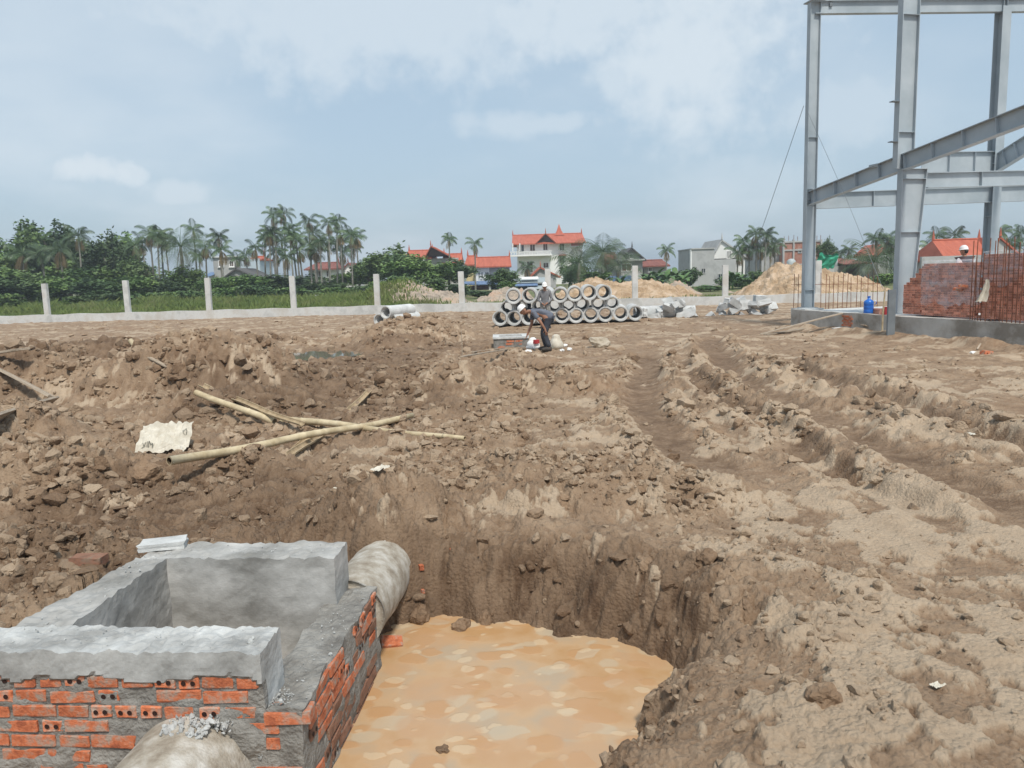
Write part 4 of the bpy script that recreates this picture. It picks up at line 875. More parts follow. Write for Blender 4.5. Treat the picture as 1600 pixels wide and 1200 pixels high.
# wet mud heaped along the beam
SF = thing('factory_skeleton', 'tall grey painted steel portal frame of a half-built factory hall', 'steel frame', tuple(LC), LROT)
def member(name, p0, p1, dep, wid, web, tf=0.02, tw=0.014, dep1=None):
    """welded I section from p0 to p1; `web` is the direction in which the section is deep"""
    p0, p1 = Vector(p0), Vector(p1); ax = (p1 - p0).normalized(); w_ = Vector(web); w_ = (w_ - ax * w_.dot(ax)).normalized(); s = ax.cross(w_)
    d0, d1 = dep / 2, (dep1 or dep) / 2; b = MB()
    def bar(a0, a1, ta, b0, tb):       # box between offsets along web (a) and side (b)
        vs = []
        for P, a in ((p0, a0), (p1, a1)):
            for q, r_ in ((-ta, -tb), (ta, -tb), (ta, tb), (-ta, tb)): vs.append(P + w_ * (a + q) + s * (b0 + r_))
        b.add(vs, [(3, 2, 1, 0), (4, 5, 6, 7), (0, 1, 5, 4), (1, 2, 6, 5), (2, 3, 7, 6), (3, 0, 4, 7)])
    bar(d0 - tf / 2, d1 - tf / 2, tf / 2, 0, wid / 2); bar(-d0 + tf / 2, -d1 + tf / 2, tf / 2, 0, wid / 2)
    vs = []
    for P, d in ((p0, d0), (p1, d1)):
        for a, r_ in ((-d + tf, -tw / 2), (d - tf, -tw / 2), (d - tf, tw / 2), (-d + tf, tw / 2)): vs.append(P + w_ * a + s * r_)
    b.add(vs, [(0, 1, 5, 4), (1, 2, 6, 5), (2, 3, 7, 6), (3, 0, 4, 7)])
    o = b.build(name, 'steel', SF, world=True); o['_'] = 0; del o['_']
    return o, (p0, p1, ax, w_, s)
def plates(o, g, ts, dep, wid, t=0.012):
    p0, p1, ax, w_, s = g
    for q in ts:
        c = p0 + (p1 - p0) * q
        for sg in (-1, 1):
            b = MB(); vs = []
            for da in (-t / 2, t / 2):
                for a, r_ in ((-dep / 2 + 0.021, 0.008), (dep / 2 - 0.021, 0.008), (dep / 2 - 0.021, wid / 2 - 0.004), (-dep / 2 + 0.021, wid / 2 - 0.004)): vs.append(c + ax * da + w_ * a + s * r_ * sg)
            b.add(vs, [(3, 2, 1, 0), (4, 5, 6, 7), (0, 1, 5, 4), (1, 2, 6, 5), (2, 3, 7, 6), (3, 0, 4, 7)])
            k = b.build('stiffener', 'steel', SF, world=True); k.parent = o
A0 = PD(1262, 475, 25.9); A0 = Vector((A0.x, A0.y, 0.62)); sA = (A0 - LC).dot(LD); nA = (A0 - LC).dot(LN)
topA = PD(1264, 4, A0.y).z
oA, gA = member('column', A0, Vector((A0.x, A0.y, topA)), 0.38, 0.18, LN); plates(oA, gA, (0.06, 0.355, 0.365, 0.40, 0.57), 0.38, 0.18)
b = MB(); b.box((-0.26, -0.22, 0.60), (0.26, 0.22, 0.625), mat=Matrix.Translation((A0.x, A0.y, 0)) @ Matrix.Rotation(LROT, 4, 'Z')); b.build('base_plate', 'steel_dark', SF, world=True)
b = MB(); b.box((-0.24, -0.24, topA), (0.24, 0.24, topA + 0.03), mat=Matrix.Translation((A0.x, A0.y, 0)) @ Matrix.Rotation(LROT, 4, 'Z')); b.build('cap_plate', 'steel', SF, world=True)
def onplane(px, py, n):            # the point seen at a pixel in the vertical plane parallel to the slab edge, n metres in
    d = Vector(ray(px, py)); o = Vector((0, 0, CAMH)); a = LC + LN * n; t = (a - o).dot(LN) / d.dot(LN); return o + d * t
def oncross(px, py, s):            # the same in the plane square to the edge, s metres along
    d = Vector(ray(px, py)); o = Vector((0, 0, CAMH)); a = LC + LD * s; t = (a - o).dot(LD) / d.dot(LD); return o + d * t
B0 = onplane(1403, 470, nA); sB = (B0 - LC).dot(LD); B0.z = 0.60
# column B: tapered lower part, slimmer upper part standing on it
kB = onplane(1422, 262, nA).z
uB = onplane(1418, 100, nA); uBx = LP((uB - LC).dot(LD), nA)
def tapered(name, z0, z1, dl0, dl1, sx, wid=0.20):
    # outer flange vertical towards -LD, inner flange leaning out towards the viewer
    b = MB(); tf = 0.02
    def quadbar(a0, a1, wA, th):
        vs = []
        for z, a in ((z0, a0), (z1, a1)):
            for da, dn in ((0, -wA / 2), (th, -wA / 2), (th, wA / 2), (0, wA / 2)): vs.append(LP(sx + dn, nA - 0.1 + a + da, z))
        b.add(vs, [(3, 2, 1, 0), (4, 5, 6, 7), (0, 1, 5, 4), (1, 2, 6, 5), (2, 3, 7, 6), (3, 0, 4, 7)])
    quadbar(0, 0, wid, tf); quadbar(dl0 - tf, dl1 - tf, wid, tf); 
    vs = []
    for z, dl in ((z0, dl0), (z1, dl1)):
        for a, dn in ((tf, -0.008), (dl - tf, -0.008), (dl - tf, 0.008), (tf, 0.008)): vs.append(LP(sx + dn, nA - 0.1 + a, z))
    b.add(vs, [(0, 1, 5, 4), (1, 2, 6, 5), (2, 3, 7, 6), (3, 0, 4, 7)]); return b
sBc = (onplane(1402, 380, nA - 0.1) - LC).dot(LD); wtop = (oncross(1446, 262, sBc) - LC).dot(LN) - (nA - 0.1); wbot = (oncross(1421, 470, sBc) - LC).dot(LN) - (nA - 0.1)
oB = tapered('column', 0.6, kB, max(0.3, wbot), wtop, sBc).build('tapered_column', 'steel', SF, world=True)
for z_ in (onplane(1420, 362, nA).z, onplane(1420, 278, nA).z, kB):
    f = (z_ - 0.6) / (kB - 0.6); dl = wbot + (wtop - wbot) * f
    for sg in (-1, 1):
        b = MB(); b.box((0.009 if sg > 0 else -0.095, 0.021, -0.006), (0.095 if sg > 0 else -0.009, dl - 0.021, 0.006), mat=Matrix.Translation(LP(sBc, nA - 0.1, z_)) @ Matrix.Rotation(LROT, 4, 'Z')); k = b.build('stiffener', 'steel', SF, world=True); k.parent = oB
dB = ((onplane(1432, 60, nA) - LC).dot(LD) - (onplane(1406, 60, nA) - LC).dot(LD)); nU = (oncross(1419, 60, sBc) - LC).dot(LN); sU = sBc
oU, gU = member('column', LP(sU, nU, kB + 0.012), LP(sU, nU, 12.6), 0.54, 0.20, LN); plates(oU, gU, (0.12, 0.5), 0.54, 0.20)
for py in (164, 225):
    z_ = onplane(1400, py, nA).z; b = MB(); b.box((-0.08, -0.46, -0.01), (0.08, -0.271, 0.012), mat=Matrix.Translation(LP(sU, nU, z_)) @ Matrix.Rotation(LROT, 4, 'Z')); k = b.build('cleat', 'steel_dark', SF, world=True); k.parent = oU
# rafter of the near gable, rising towards the viewer
r0 = onplane(1264, 311, nA); r1 = onplane(1640, 166, nA)
oR, gR = member('rafter', r0 - (r1 - r0).normalized() * 0.05, r1 + (r1 - r0).normalized() * 3.0, 0.44, 0.22, (0, 0, 1))
plates(oR, gR, tuple((0.04 + 0.085 * k) for k in range(11)), 0.44, 0.22)
# back column C and the beams towards it
C0 = Vector((PD(1546, 405, 26.7).x, 26.7, 0.6)); sC = (C0 - LC).dot(LD); nC = (C0 - LC).dot(LN)
topC = PD(1546, 12, 26.7).z
oC, gC = member('column', C0, Vector((C0.x, C0.y, topC)), 0.34, 0.34, LD); plates(oC, gC, (0.3, 0.48, 0.52), 0.34, 0.34)
aT = Vector((A0.x, A0.y, topA - 0.16)); cT = Vector((C0.x, C0.y, PD(1546, 10, 26.7).z)); oT, gT = member('top_beam', aT, aT + (cT - aT) * 2.2, 0.40, 0.2, (0, 0, 1)); plates(oT, gT, (0.24, 0.452, 0.46, 0.7), 0.40, 0.2)
b = MB(); b.box((-0.10, -0.05, -0.10), (0.10, 0.05, 0.0), mat=Matrix.Translation(PD(1296, 6, A0.y + 0.1)) @ Matrix.Rotation(LROT, 4, 'Z')); k = b.build('clamp', 'steel_dark', SF, world=True)
aL = Vector((A0.x, A0.y, PD(1270, 314, A0.y).z)); cL = Vector((C0.x, C0.y, PD(1546, 304, 26.7).z)); oE, gE = member('eave_beam', aL + (cL - aL).normalized() * 0.2, aL + (cL - aL) * 2.2, 0.52, 0.2, (0, 0, 1)); plates(oE, gE, (0.14, 0.2, 0.452, 0.62), 0.52, 0.2)
bL = oncross(1446, 282, sBc); bR = oncross(1600, 278, sBc); oG, gG = member('tie_beam', bL, bL + (Vector((bR.x, bR.y, bR.z)) - bL) * 1.8, 0.42, 0.2, (0, 0, 1)); plates(oG, gG, (0.3, 0.6), 0.42, 0.2)
h0 = oncross(1440, 256, sC); h1 = Vector((C0.x, C0.y, oncross(1546, 254, sC).z)); oH, gH = member('haunch_beam', h0, h1, 0.74, 0.2, (0, 0, 1)); plates(oH, gH, (0.35, 0.7), 0.74, 0.2)
k0 = Vector((C0.x, C0.y, PD(1546, 258, 26.7).z)); k1 = onplane(1600, 229, nC); oK, gK = member('rafter', k0, k0 + (k1 - k0) * 4.0, 0.56, 0.22, (0, 0, 1)); plates(oK, gK, (0.1, 0.2, 0.3), 0.56, 0.22)
# seat bracket on the first rafter
q = onplane(1366, 262, nA); b = MB(); b.box((-0.12, -0.09, 0.0), (0.28, 0.09, 0.09), mat=Matrix.Translation(q) @ Matrix.Rotation(LROT, 4, 'Z')); b.build('seat_bracket', 'steel', SF, world=True)
# guy wires
def wire(label, pts, r=0.006):
    b = MB(); b.tube(pts, r, 5); return tag(b.build('guy_wire', 'steel_dark'), label, 'wire')
gA1 = PD(1256, 165, A0.y); wire('thin guy wire slanting from the corner column down behind the pipe rubble', [gA1, (PD(1195, 345, A0.y + 3)), (PD(1160, 440, A0.y + 4.5))], 0.009)
g2 = PD(1380, 452, 20.6); wire('thin guy wire slanting from the corner column to the stake in front of the plinth', [PD(1258, 166, A0.y - 0.2), PD(1318, 300, 23.5), g2], 0.006)
# stake pair in front of the plinth
q = PZ(1391, 531, 0.0); b = MB(); b.box((-0.09, -0.05, -0.2), (0.09, -0.042, 1.32)); b.box((-0.09, -0.0415, -0.2), (-0.082, 0.06, 1.32)); b.box((0.082, -0.0415, -0.2), (0.09, 0.06, 1.32)); tag(place(b.build('steel_post', 'steel_dark'), q, R(-8)), 'short dark grey steel channel post standing in the mud before the plinth', 'post')
q = PZ(1378, 528, 0.0); b = MB(); b.tube([(0, 0, -0.2), (0.0, 0, 0.6), (0.045, 0.0, 1.38)], [0.028, 0.026, 0.02], 8); tag(place(b.build('bamboo_stake', 'bamboo'), q), 'slim bamboo stake beside the grey steel post', 'stake')
# planks against the plinth
plank('plank', 'long plank ramped from the mud up to the plinth edge', up(PZ(1188, 523, 0.0), 0.02), onplane(1316, 490, -0.05), 0.17, 0.035)
plank('plank', 'second plank lying flat under the ramped plank', up(PZ(1196, 524, 0.0), 0.03), up(PZ(1285, 515, 0.0), 0.10), 0.16, 0.035)
plank('plank', 'short plank lying on the mud against the plinth behind the stake', onplane(1348, 507, -0.12), up(PZ(1386, 522, 0.0), 0.04), 0.15, 0.03)
# rebar starters
def rebar(px, ytop, n, label, group, lean=0.0, r=0.011):
    s = s_at(px, n); p = LP(s, n, ZS - 0.08); zt = PD(px, ytop, p.y).z
    b = MB(); b.tube([p, p + Vector((lean * 0.5, 0, (zt - p.z) * 0.5)), Vector((p.x + lean, p.y, zt))], r, 5); o = b.build('rebar_rod', 'rust'); return tag(o, label, 'rebar', group)
for k, px in enumerate((1240, 1247, 1283, 1290, 1295, 1302, 1309, 1316, 1323, 1330, 1338, 1345, 1356, 1364, 1371)):
    s_ = -0.05 + 0.0 * k; p = oncross(px, 470, sA - 0.25); zt = PD(px, 430 + random.uniform(-4, 4), p.y).z
    b = MB(); b.tube([(p.x, p.y, 0.3), (p.x + random.uniform(-0.03, 0.03), p.y, zt)], 0.011, 5); tag(b.build('rebar_rod', 'rust'), f'{ORD[14 - k]} rusty upright rebar of the row behind the corner column, counted from the tapered column', 'rebar', 'rebar row behind the corner column')
pa, pb = oncross(1236, 445, sA - 0.25), oncross(1376, 443, sA - 0.25); b = MB(); b.tube([pa, pb], 0.009, 5); tag(b.build('rebar_tie', 'rust'), 'horizontal rusty bar tying the rebar row behind the corner column', 'rebar')
for k, (px, yt) in enumerate(((1518, 376), (1522, 375), (1526, 400), (1530, 388), (1535, 395), (1542, 372), (1551, 376), (1557, 372), (1564, 384), (1569, 372), (1576, 378), (1584, 370), (1590, 378), (1597, 371), (1604, 374))):
    rebar(px, yt, 0.12, f'{ORD[k]} tall rusty rebar of the plinth-edge row, counted from the film-wrapped brick stack', 'tall rebar along the plinth edge', random.uniform(-0.04, 0.04))
s0, s1 = s_at(1512, 0.10), s_at(1620, 0.10); za = onplane(1512, 439, 0.10).z; b = MB(); b.tube([LP(s0, 0.10, za), LP(s1, 0.10, za + 0.0)], 0.009, 5); tag(b.build('rebar_tie', 'rust'), 'horizontal rusty bar tied across the tall rebar', 'rebar')
def rag_cloth():
    s = s_at(1541, 0.05); p = LP(s, 0.05); z0 = onplane(1541, 438, 0.05).z; nx, ny = 8, 16; V = []
    for j in range(ny + 1):
        for i in range(nx + 1):
            u, v = i / nx - 0.5, j / ny; w_ = 0.10 + 0.16 * v; V.append((p.x + u * w_ - 0.12 * v * v + 0.02 * mnoise.noise(Vector((u * 5, v * 5, 1))), p.y - 0.02 + 0.05 * math.sin(u * 14) * (0.4 + v) , z0 + 0.03 - v * 0.50 - 0.05 * abs(u)))
    b = MB(); b.add(V, [(j * (nx + 1) + i, j * (nx + 1) + i + 1, (j + 1) * (nx + 1) + i + 1, (j + 1) * (nx + 1) + i) for j in range(ny) for i in range(nx)])
    tag(b.build('hanging_rag', 'sack', smooth=True), 'pale rag hanging from the horizontal bar of the tall rebar', 'cloth')
rag_cloth()
# ---- stacked bricks on the plinth
def holed_brick(b, mt, l=0.21, w_=0.10, h=0.058):
    # header face towards -Y with two flat dark discs painted as the shade inside holes
    x0, x1, z0, z1 = -w_ / 2, w_ / 2, 0, h
    b.box((x0, 0, z0), (x1, l, z1), 0, mt)
    for sx in (-0.023, 0.023):
        vs = [mt @ Vector((sx + 0.012 * math.cos(a), -0.0015, h / 2 + 0.012 * math.sin(a))) for a in [k * math.pi / 3 for k in range(6)]]
        b.add(vs, [(0, 1, 2, 3, 4, 5)], 1)
def brick_stack(label, sA_, sB_, n0, n1, zf, wrap=None, seed=1):
    t = thing('brick_stack', label, 'bricks', tuple(LP(sA_, n0, ZS)), LROT); rnd = random.Random(seed); b = MB(); L = sB_ - sA_
    row = 0; z = 0.03
    while z < 3:
        x = 0.0
        head = (row % 5) not in (1,)
        st = 0.104 if head else 0.214; any_ = False; k = 0
        while x + st < L:
            if z + 0.06 < zf((x + st / 2) / L, rnd):
                any_ = True
                m_ = Matrix.Translation((x + st / 2 + rnd.gauss(0, 0.003), rnd.uniform(0, 0.02), z)) @ Matrix.Rotation(rnd.gauss(0, 0.02), 4, 'Z')
                if head: holed_brick(b, m_)
                else: b.box((-0.104, 0, 0), (0.104, 0.1, 0.058), 0, m_)
            x += st
        if not any_: break
        z += 0.0605; row += 1
    # body behind the front skin: end faces and top course
    zb = 0.03; row = 0
    while True:
        y = 0.24; put = False
        while y < n1 - n0:
            for x in (0.0, L - 0.212):
                zt = zf(0.02 if x == 0 else 0.98, random.Random(row * 7 + int(y * 50)))
                if zb + 0.06 < zt: put = True; b.box((x, y, zb), (x + 0.208, y + 0.10, zb + 0.058), 0)
            y += 0.104
        zb += 0.0605; row += 1
        if not put: break
    # top course
    x = 0.215
    while x < L - 0.22:
        y = 0.25
        while y < n1 - n0 - 0.1:
            zt = zf(x / L, random.Random(int(x * 31))); zq = 0.03 + 0.0605 * max(1, int((zt - 0.03) / 0.0605) - 1); b.box((x, y, zq - 0.0605 * 3), (x + 0.1, y + 0.205, zq + 0.058), 0); y += 0.214
        x += 0.104
    stuff(b.build('stacked_bricks', ['stack_brick', 'hole_shade'], t))
    if wrap:
        x0, x1, z0, z1 = wrap; nx, nz = 40, 24; V = []
        depth = n1 - n0
        for j in range(nz + 1):
            for i in range(nx + 1):
                u, v = i / nx, j / nz; arc = v * (z1 - z0 + 0.5)
                w_ = 0.035 + 0.03 * abs(mnoise.noise(Vector((u * 5, v * 5, seed)))) + 0.02 * mnoise.noise(Vector((u * 16, v * 4, seed)))
                if arc < z1 - z0: V.append((x0 + (x1 - x0) * u, -w_, z0 + arc - ((0.5 * mnoise.noise(Vector((u * 3, 2, seed))) + 0.15 * mnoise.noise(Vector((u * 14, 2, seed)))) * max(0, 1 - 1.6 * v))))
                else: V.append((x0 + (x1 - x0) * u, -w_ + (arc - (z1 - z0)), z1 + w_ * 0.6))
        bb = MB(); bb.add(V, [(j * (nx + 1) + i, j * (nx + 1) + i + 1, (j + 1) * (nx + 1) + i + 1, (j + 1) * (nx + 1) + i) for j in range(nz) for i in range(nx)]); bb.build('plastic_wrap', 'film', t, smooth=True)
    return t
n0 = 0.42
sa, sb_, sc_, sd2 = s_at(1409, n0), s_at(1441, n0), s_at(1534, n0), s_at(1536, n0) 
brick_stack('loose stepped end of the brick pile leaning by the tapered column', sa, sb_ - 0.01, n0 + 0.05, n0 + 1.0, lambda u, r: 0.78 + 0.62 * u ** 0.9 + r.uniform(-0.05, 0.05), None, 1)
H1 = onplane(1480, 408, n0).z - ZS; H2 = onplane(1570, 396, n0).z - ZS
brick_stack('long stack of hollow red bricks under torn clear plastic film', sb_, sc_, n0, n0 + 1.1, lambda u, r: H1, (0.0, sc_ - sb_, 0.35, H1), 2)
brick_stack('taller brick stack behind the tall rebar, film over its upper courses', sd2, sd2 + 3.4, n0 - 0.02, n0 + 1.1, lambda u, r: H2 + 0.06 * (u > 0.25), (0.0, 3.3, H2 - 0.55, H2 + 0.04), 3)
brs = onplane(1500, 449, n0 - 0.1)
for k, (px, py, lb, rz_) in enumerate(((1497, 452, 'bright orange brick lying askew on the lower course of the wrapped stack', 0.5), (1505, 447, 'bright orange brick resting on top of the askew one', 0.9))):
    q = onplane(px, py, n0 - 0.10); o = obj('loose_brick', LONG[k]); place(o, q, rot=(0.1, 0.1, LROT + rz_)); tag(o, lb, 'brick')
q = PZ(1541, 556, 0.0); o = obj('loose_brick', brick_mesh(0.22, 0.10, 0.14, True, 77)); place(o, (q.x, q.y, 0.06), rot=(0, 0.1, R(15))); tag(o, 'broken hollow brick on the mud at the foot of the plinth', 'brick')
q = PZ(1520, 553, 0.0); chunk('mortar_lump', 'small white mortar lump beside the broken brick at the plinth foot', 'mortar lump', (q.x, q.y, 0.0), (0.15, 0.10, 0.07), 'white', 87, 0.4)
plank('shovel_handle', 'short stick leaning on the plinth above the broken brick', up(PZ(1527, 549, 0), 0.05), onplane(1540, 527, -0.1), 0.035, 0.03, cat='stick')
# water jug and bucket
q = onplane(1357, 487, 0.30); q.z = ZS + 0.0
t = thing('water_jug', 'blue plastic water-cooler bottle standing on the plinth', 'water bottle', tuple(q)); b = MB()
b.lathe([(0, 0), (0.125, 0), (0.135, 0.02), (0.135, 0.10), (0.128, 0.115), (0.135, 0.13), (0.135, 0.21), (0.128, 0.225), (0.135, 0.24), (0.135, 0.32), (0.12, 0.36), (0.05, 0.40), (0.04, 0.41), (0.04, 0.455), (0, 0.455)], 24); b.build('bottle_body', 'jug_blue', t, smooth=True)
b = MB(); b.lathe([(0, 0.456), (0.046, 0.456), (0.046, 0.49), (0, 0.49)], 16); b.build('cap', 'jug_blue', t)
b = MB(); b.tube([(0.12, -0.08, 0.36), (0.16, -0.10, 0.34), (0.17, -0.105, 0.28), (0.13, -0.08, 0.25)], 0.012, 6); b.build('handle', 'jug_blue', t)
q = onplane(1385, 486, 0.25); b = MB(); b.lathe([(0, 0), (0.07, 0), (0.09, 0.20), (0.095, 0.20), (0.095, 0.215), (0.08, 0.215), (0.065, 0.02), (0, 0.02)], 18); o = b.build('small_bucket', 'bucket_red'); place(o, (q.x, q.y, ZS)); tag(o, 'small dark red bucket on the plinth behind the stake', 'bucket')
q = onplane(1372, 486, 0.55); chunk('mortar_tray', 'heap of tools and dull red tiles lying on the plinth by the tapered column', 'tool heap', (q.x, q.y, ZS - 0.03), (0.55, 0.35, 0.16), 'brick_wall', 15, LROT, jag=0.08)

# ================================================================== SPOIL HEAPS BEYOND THE WALL
def spoil_heap(label, y, prof, depth, mat, seed, weeds=False):
    """prof: (px, py) outline of the crest seen from the site; the heap slopes to the ground in front and behind"""
    pts = [PD(px, py, y) for px, py in prof]; xs = [p.x for p in pts]; zs = [max(0.0, p.z) for p in pts]
    nx, ny = 130, 60; X, T = np.meshgrid(np.linspace(xs[0], xs[-1], nx), np.linspace(-1, 1, ny)); X = X.ravel(); T = T.ravel()
    crest = np.interp(X, xs, zs); fall = np.clip(1 - np.abs(T) ** 1.25, 0, 1)
    Y = y + T * depth * (0.5 + 0.5 * np.clip(crest / max(zs), 0, 1)) ; f1, f2, cid = worley(X * 1.6, Y * 1.6, seed); g1, g2, gd = worley(X * 3.6, Y * 3.6, seed + 3)
    Z = crest * fall * (1 + 0.25 * fbm(X * 0.8, Y * 0.8, 3, seed + 9)) + (0.30 * (0.6 - f1) + 0.17 * (0.6 - g1) + 0.16 * fbm(X * 1.7, Y * 1.7, 4, seed + 5)) * sst(0.0, 0.5, crest * fall) - 0.06 * (fall < 0.02)
    idx = np.arange(nx * ny).reshape(ny, nx); f = np.stack([idx[:-1, :-1], idx[:-1, 1:], idx[1:, 1:], idx[1:, :-1]], -1).reshape(-1, 4)
    Z = np.where(fall < 0.02, field_z(X, Y) - 0.1, np.maximum(Z, field_z(X, Y) - 0.05))
    t = thing('spoil_heap', label, 'soil heap', (float(np.mean(xs)), y, 0))
    inv = XF[t.name].inverted(); P = np.stack([X - np.mean(xs), Y - y, Z], 1)
    obj('heaped_soil', np_mesh('heaped_soil', P, f, [mat], False), t)
    return t, (X, Y, Z)
spoil_heap('yellow-brown spoil heap rising behind the stacked pipes', 56, [(850, 482), (870, 462), (895, 448), (925, 438), (955, 442), (985, 445), (1010, 440), (1040, 446), (1075, 456), (1105, 468), (1130, 480)], 5.5, 'spoil', 11)
spoil_heap('small grey hummock heap between the large spoil heap and the cement house', 62, [(1035, 465), (1052, 446), (1062, 444), (1078, 452), (1100, 463), (1125, 458), (1140, 455), (1150, 466)], 3.5, 'spoil_grey', 12)
spoil_heap('tall pale spoil heap beside the corner column', 54, [(1138, 474), (1150, 462), (1175, 447), (1200, 428), (1215, 416), (1235, 412), (1260, 415), (1285, 424), (1300, 428), (1320, 430), (1345, 436), (1365, 444), (1380, 460), (1390, 474)], 6, 'spoil', 13)
gh, ghp = spoil_heap('weedy spoil heap half covered in grass behind the three pipes', 58, [(540, 492), (565, 470), (585, 455), (600, 446), (622, 440), (650, 446), (680, 454), (705, 458), (730, 470), (750, 482)], 4.5, 'spoil_grey', 14)
spoil_heap('low pale rubble bank between the weedy heap and the pipe stack', 60, [(735, 476), (755, 465), (775, 456), (795, 452), (815, 456), (840, 470)], 3, 'spoil_grey', 15)

# ================================================================== GRASS AND WEEDS
def blades(name, X, Y, Z, h, w_, mat, label, lean=0.35):
    n = len(X); a = rng.uniform(0, 2 * np.pi, n); dx, dy = np.cos(a) * w_, np.sin(a) * w_; lx, ly = rng.normal(0, lean, n) * h, rng.normal(0, lean, n) * h
    V = np.empty((n, 4, 3)); V[:, 0] = np.stack([X - dx, Y - dy, Z - 0.03], 1); V[:, 1] = np.stack([X + dx, Y + dy, Z - 0.03], 1)
    V[:, 2] = np.stack([X + dx * 0.7 + lx * 0.4, Y + dy * 0.7 + ly * 0.4, Z + h * 0.6], 1); V[:, 3] = np.stack([X + lx, Y + ly, Z + h], 1)
    i = np.arange(n) * 4; f = np.concatenate([np.stack([i, i + 1, i + 2], 1), np.stack([i, i + 2, i + 3], 1)])
    o = stuff(obj(name, np_mesh(name, V.reshape(-1, 3), f, [mat]))); o['label'] = label; o['category'] = 'grass'; return o
def grass():
    n = 110000; X = rng.uniform(-45, -4, n); T = 0.4 + rng.random(n) ** 1.3 * 38; Y = fence_y(X) + T
    d = fbm(X * 0.22, Y * 0.22, 3, 50); keep = rng.random(n) < np.clip(0.75 + 1.5 * d, 0.1, 1) * sst(-3, -9, X); X, Y, d = X[keep], Y[keep], d[keep]
    h = np.clip(0.22 + 0.45 * d + rng.normal(0, 0.08, len(X)), 0.08, 0.8) * (1 + 0.9 * sst(4, 16, Y - fence_y(X)))
    blades('meadow_grass', X, Y, field_z(X, Y), h, np.full(len(X), 0.035), 'grass', 'rough green grass strip between the boundary wall and the trees')
    X, Y, Z = ghp; k = rng.integers(0, len(X), 16000); Xh = X[k] + rng.normal(0, 0.1, len(k)); ok = (Xh < (X.min() * 0.60 + X.max() * 0.40) + 1.0 * rng.normal(0, 1, len(k))) & (Y[k] < 60.5) & (Z[k] > 0.05)
    blades('heap_weeds', Xh[ok], Y[k][ok], Z[k][ok], rng.uniform(0.15, 0.45, ok.sum()), np.full(ok.sum(), 0.05), 'grass', 'weeds covering the near side of the spoil heap')
    n = 9000; X = rng.uniform(-4, 24, n); Y = fence_y(X) + 0.4 + rng.random(n) ** 2 * 12; keep = fbm(X * 0.3, Y * 0.3, 3, 51) > 0.08; X, Y = X[keep], Y[keep]
    blades('scrub_grass', X, Y, field_z(X, Y), rng.uniform(0.06, 0.28, len(X)), np.full(len(X), 0.03), 'grass', 'thin scrub grass behind the wall near the pipe stack')
grass()

# ================================================================== TREES
def areca_proto(seed, nf=10, fl=1.75, dead=2):
    """crown of an areca palm, origin at the crown base"""
    rnd = random.Random(seed); b = MB()
    b.tube([(0, 0, -0.9), (0, 0, -0.3), (0, 0, 0.15)], [0.085, 0.11, 0.05], 7, mi=0)
    for k in range(nf + dead):
        az = 2 * math.pi * k * 0.382 + rnd.uniform(-0.2, 0.2); hang = k >= nf
        el = -1.25 if hang else 1.25 - 1.5 * (k / nf) + rnd.uniform(-0.1, 0.1); L = fl * rnd.uniform(0.8, 1.1) * (0.8 if hang else 1); p = Vector((0, 0, 0.05)); mi = 1 if hang else 0
        n = 9; d = Vector((math.cos(az), math.sin(az), 0)); pts = []; e = el
        for i in range(n + 1):
            pts.append(p.copy()); p = p + (d * math.cos(e) + Vector((0, 0, math.sin(e)))) * (L / n); e -= (0.05 if hang else 0.165) * (0.6 + i / n)
        side = Vector((-d.y, d.x, 0))
        b.tube(pts, [0.035 * (1 - i / (n + 1)) + 0.006 for i in range(n + 1)], 3, caps=False, mi=mi)
        for i in range(1, n + 1):
            for fr in (0.0, 0.5):
                q = pts[i] if fr == 0 or i == n else pts[i].lerp(pts[i + 1], fr); f = (i + fr) / n; ll = 0.62 * fl / 1.75 * (0.55 + 0.9 * math.sin(math.pi * min(1, 0.15 + 0.85 * f)) ** 0.8) * rnd.uniform(0.85, 1.1); t = (pts[min(i + 1, n)] - pts[i - 1]).normalized(); nrm = side.cross(t)
                for sg in (-1, 1):
                    tip = q + (side * sg * 0.85 + t * 0.55 + nrm * 0.25 * (1 if not hang else 0) + Vector((0, 0, -0.45))) * ll * 0.75; wv = t * 0.034
                    mid = q.lerp(tip, 0.5) + Vector((0, 0, 0.06)); b.add([q, mid - wv, tip, mid + wv], [(0, 1, 2, 3)], mi)
    return b
AREC = [areca_proto(s, nf, fl, dd).build('crown', ['leaf_palm', 'leaf_dead']).data for s, nf, fl, dd in ((1, 10, 1.7, 2), (2, 9, 1.9, 4), (3, 11, 1.6, 1), (4, 8, 1.8, 3))]
COCO = [areca_proto(s, nf, fl, dd).build('crown', ['leaf_palm', 'leaf_dead']).data for s, nf, fl, dd in ((11, 19, 3.6, 2), (12, 17, 3.9, 1))]
for o in [o for o in C.objects if o.name.startswith('crown') and o.parent is None]: bpy.data.objects.remove(o)
b = MB(); b.tube([(0.0, 0, -0.02), (0.006, 0, 0.3), (-0.004, 0.004, 0.7), (0, 0, 1.0)], [0.13, 0.10, 0.088, 0.075], 8); to = b.build('trunk', 'palm_trunk', smooth=True); TRUNK = to.data; bpy.data.objects.remove(to)
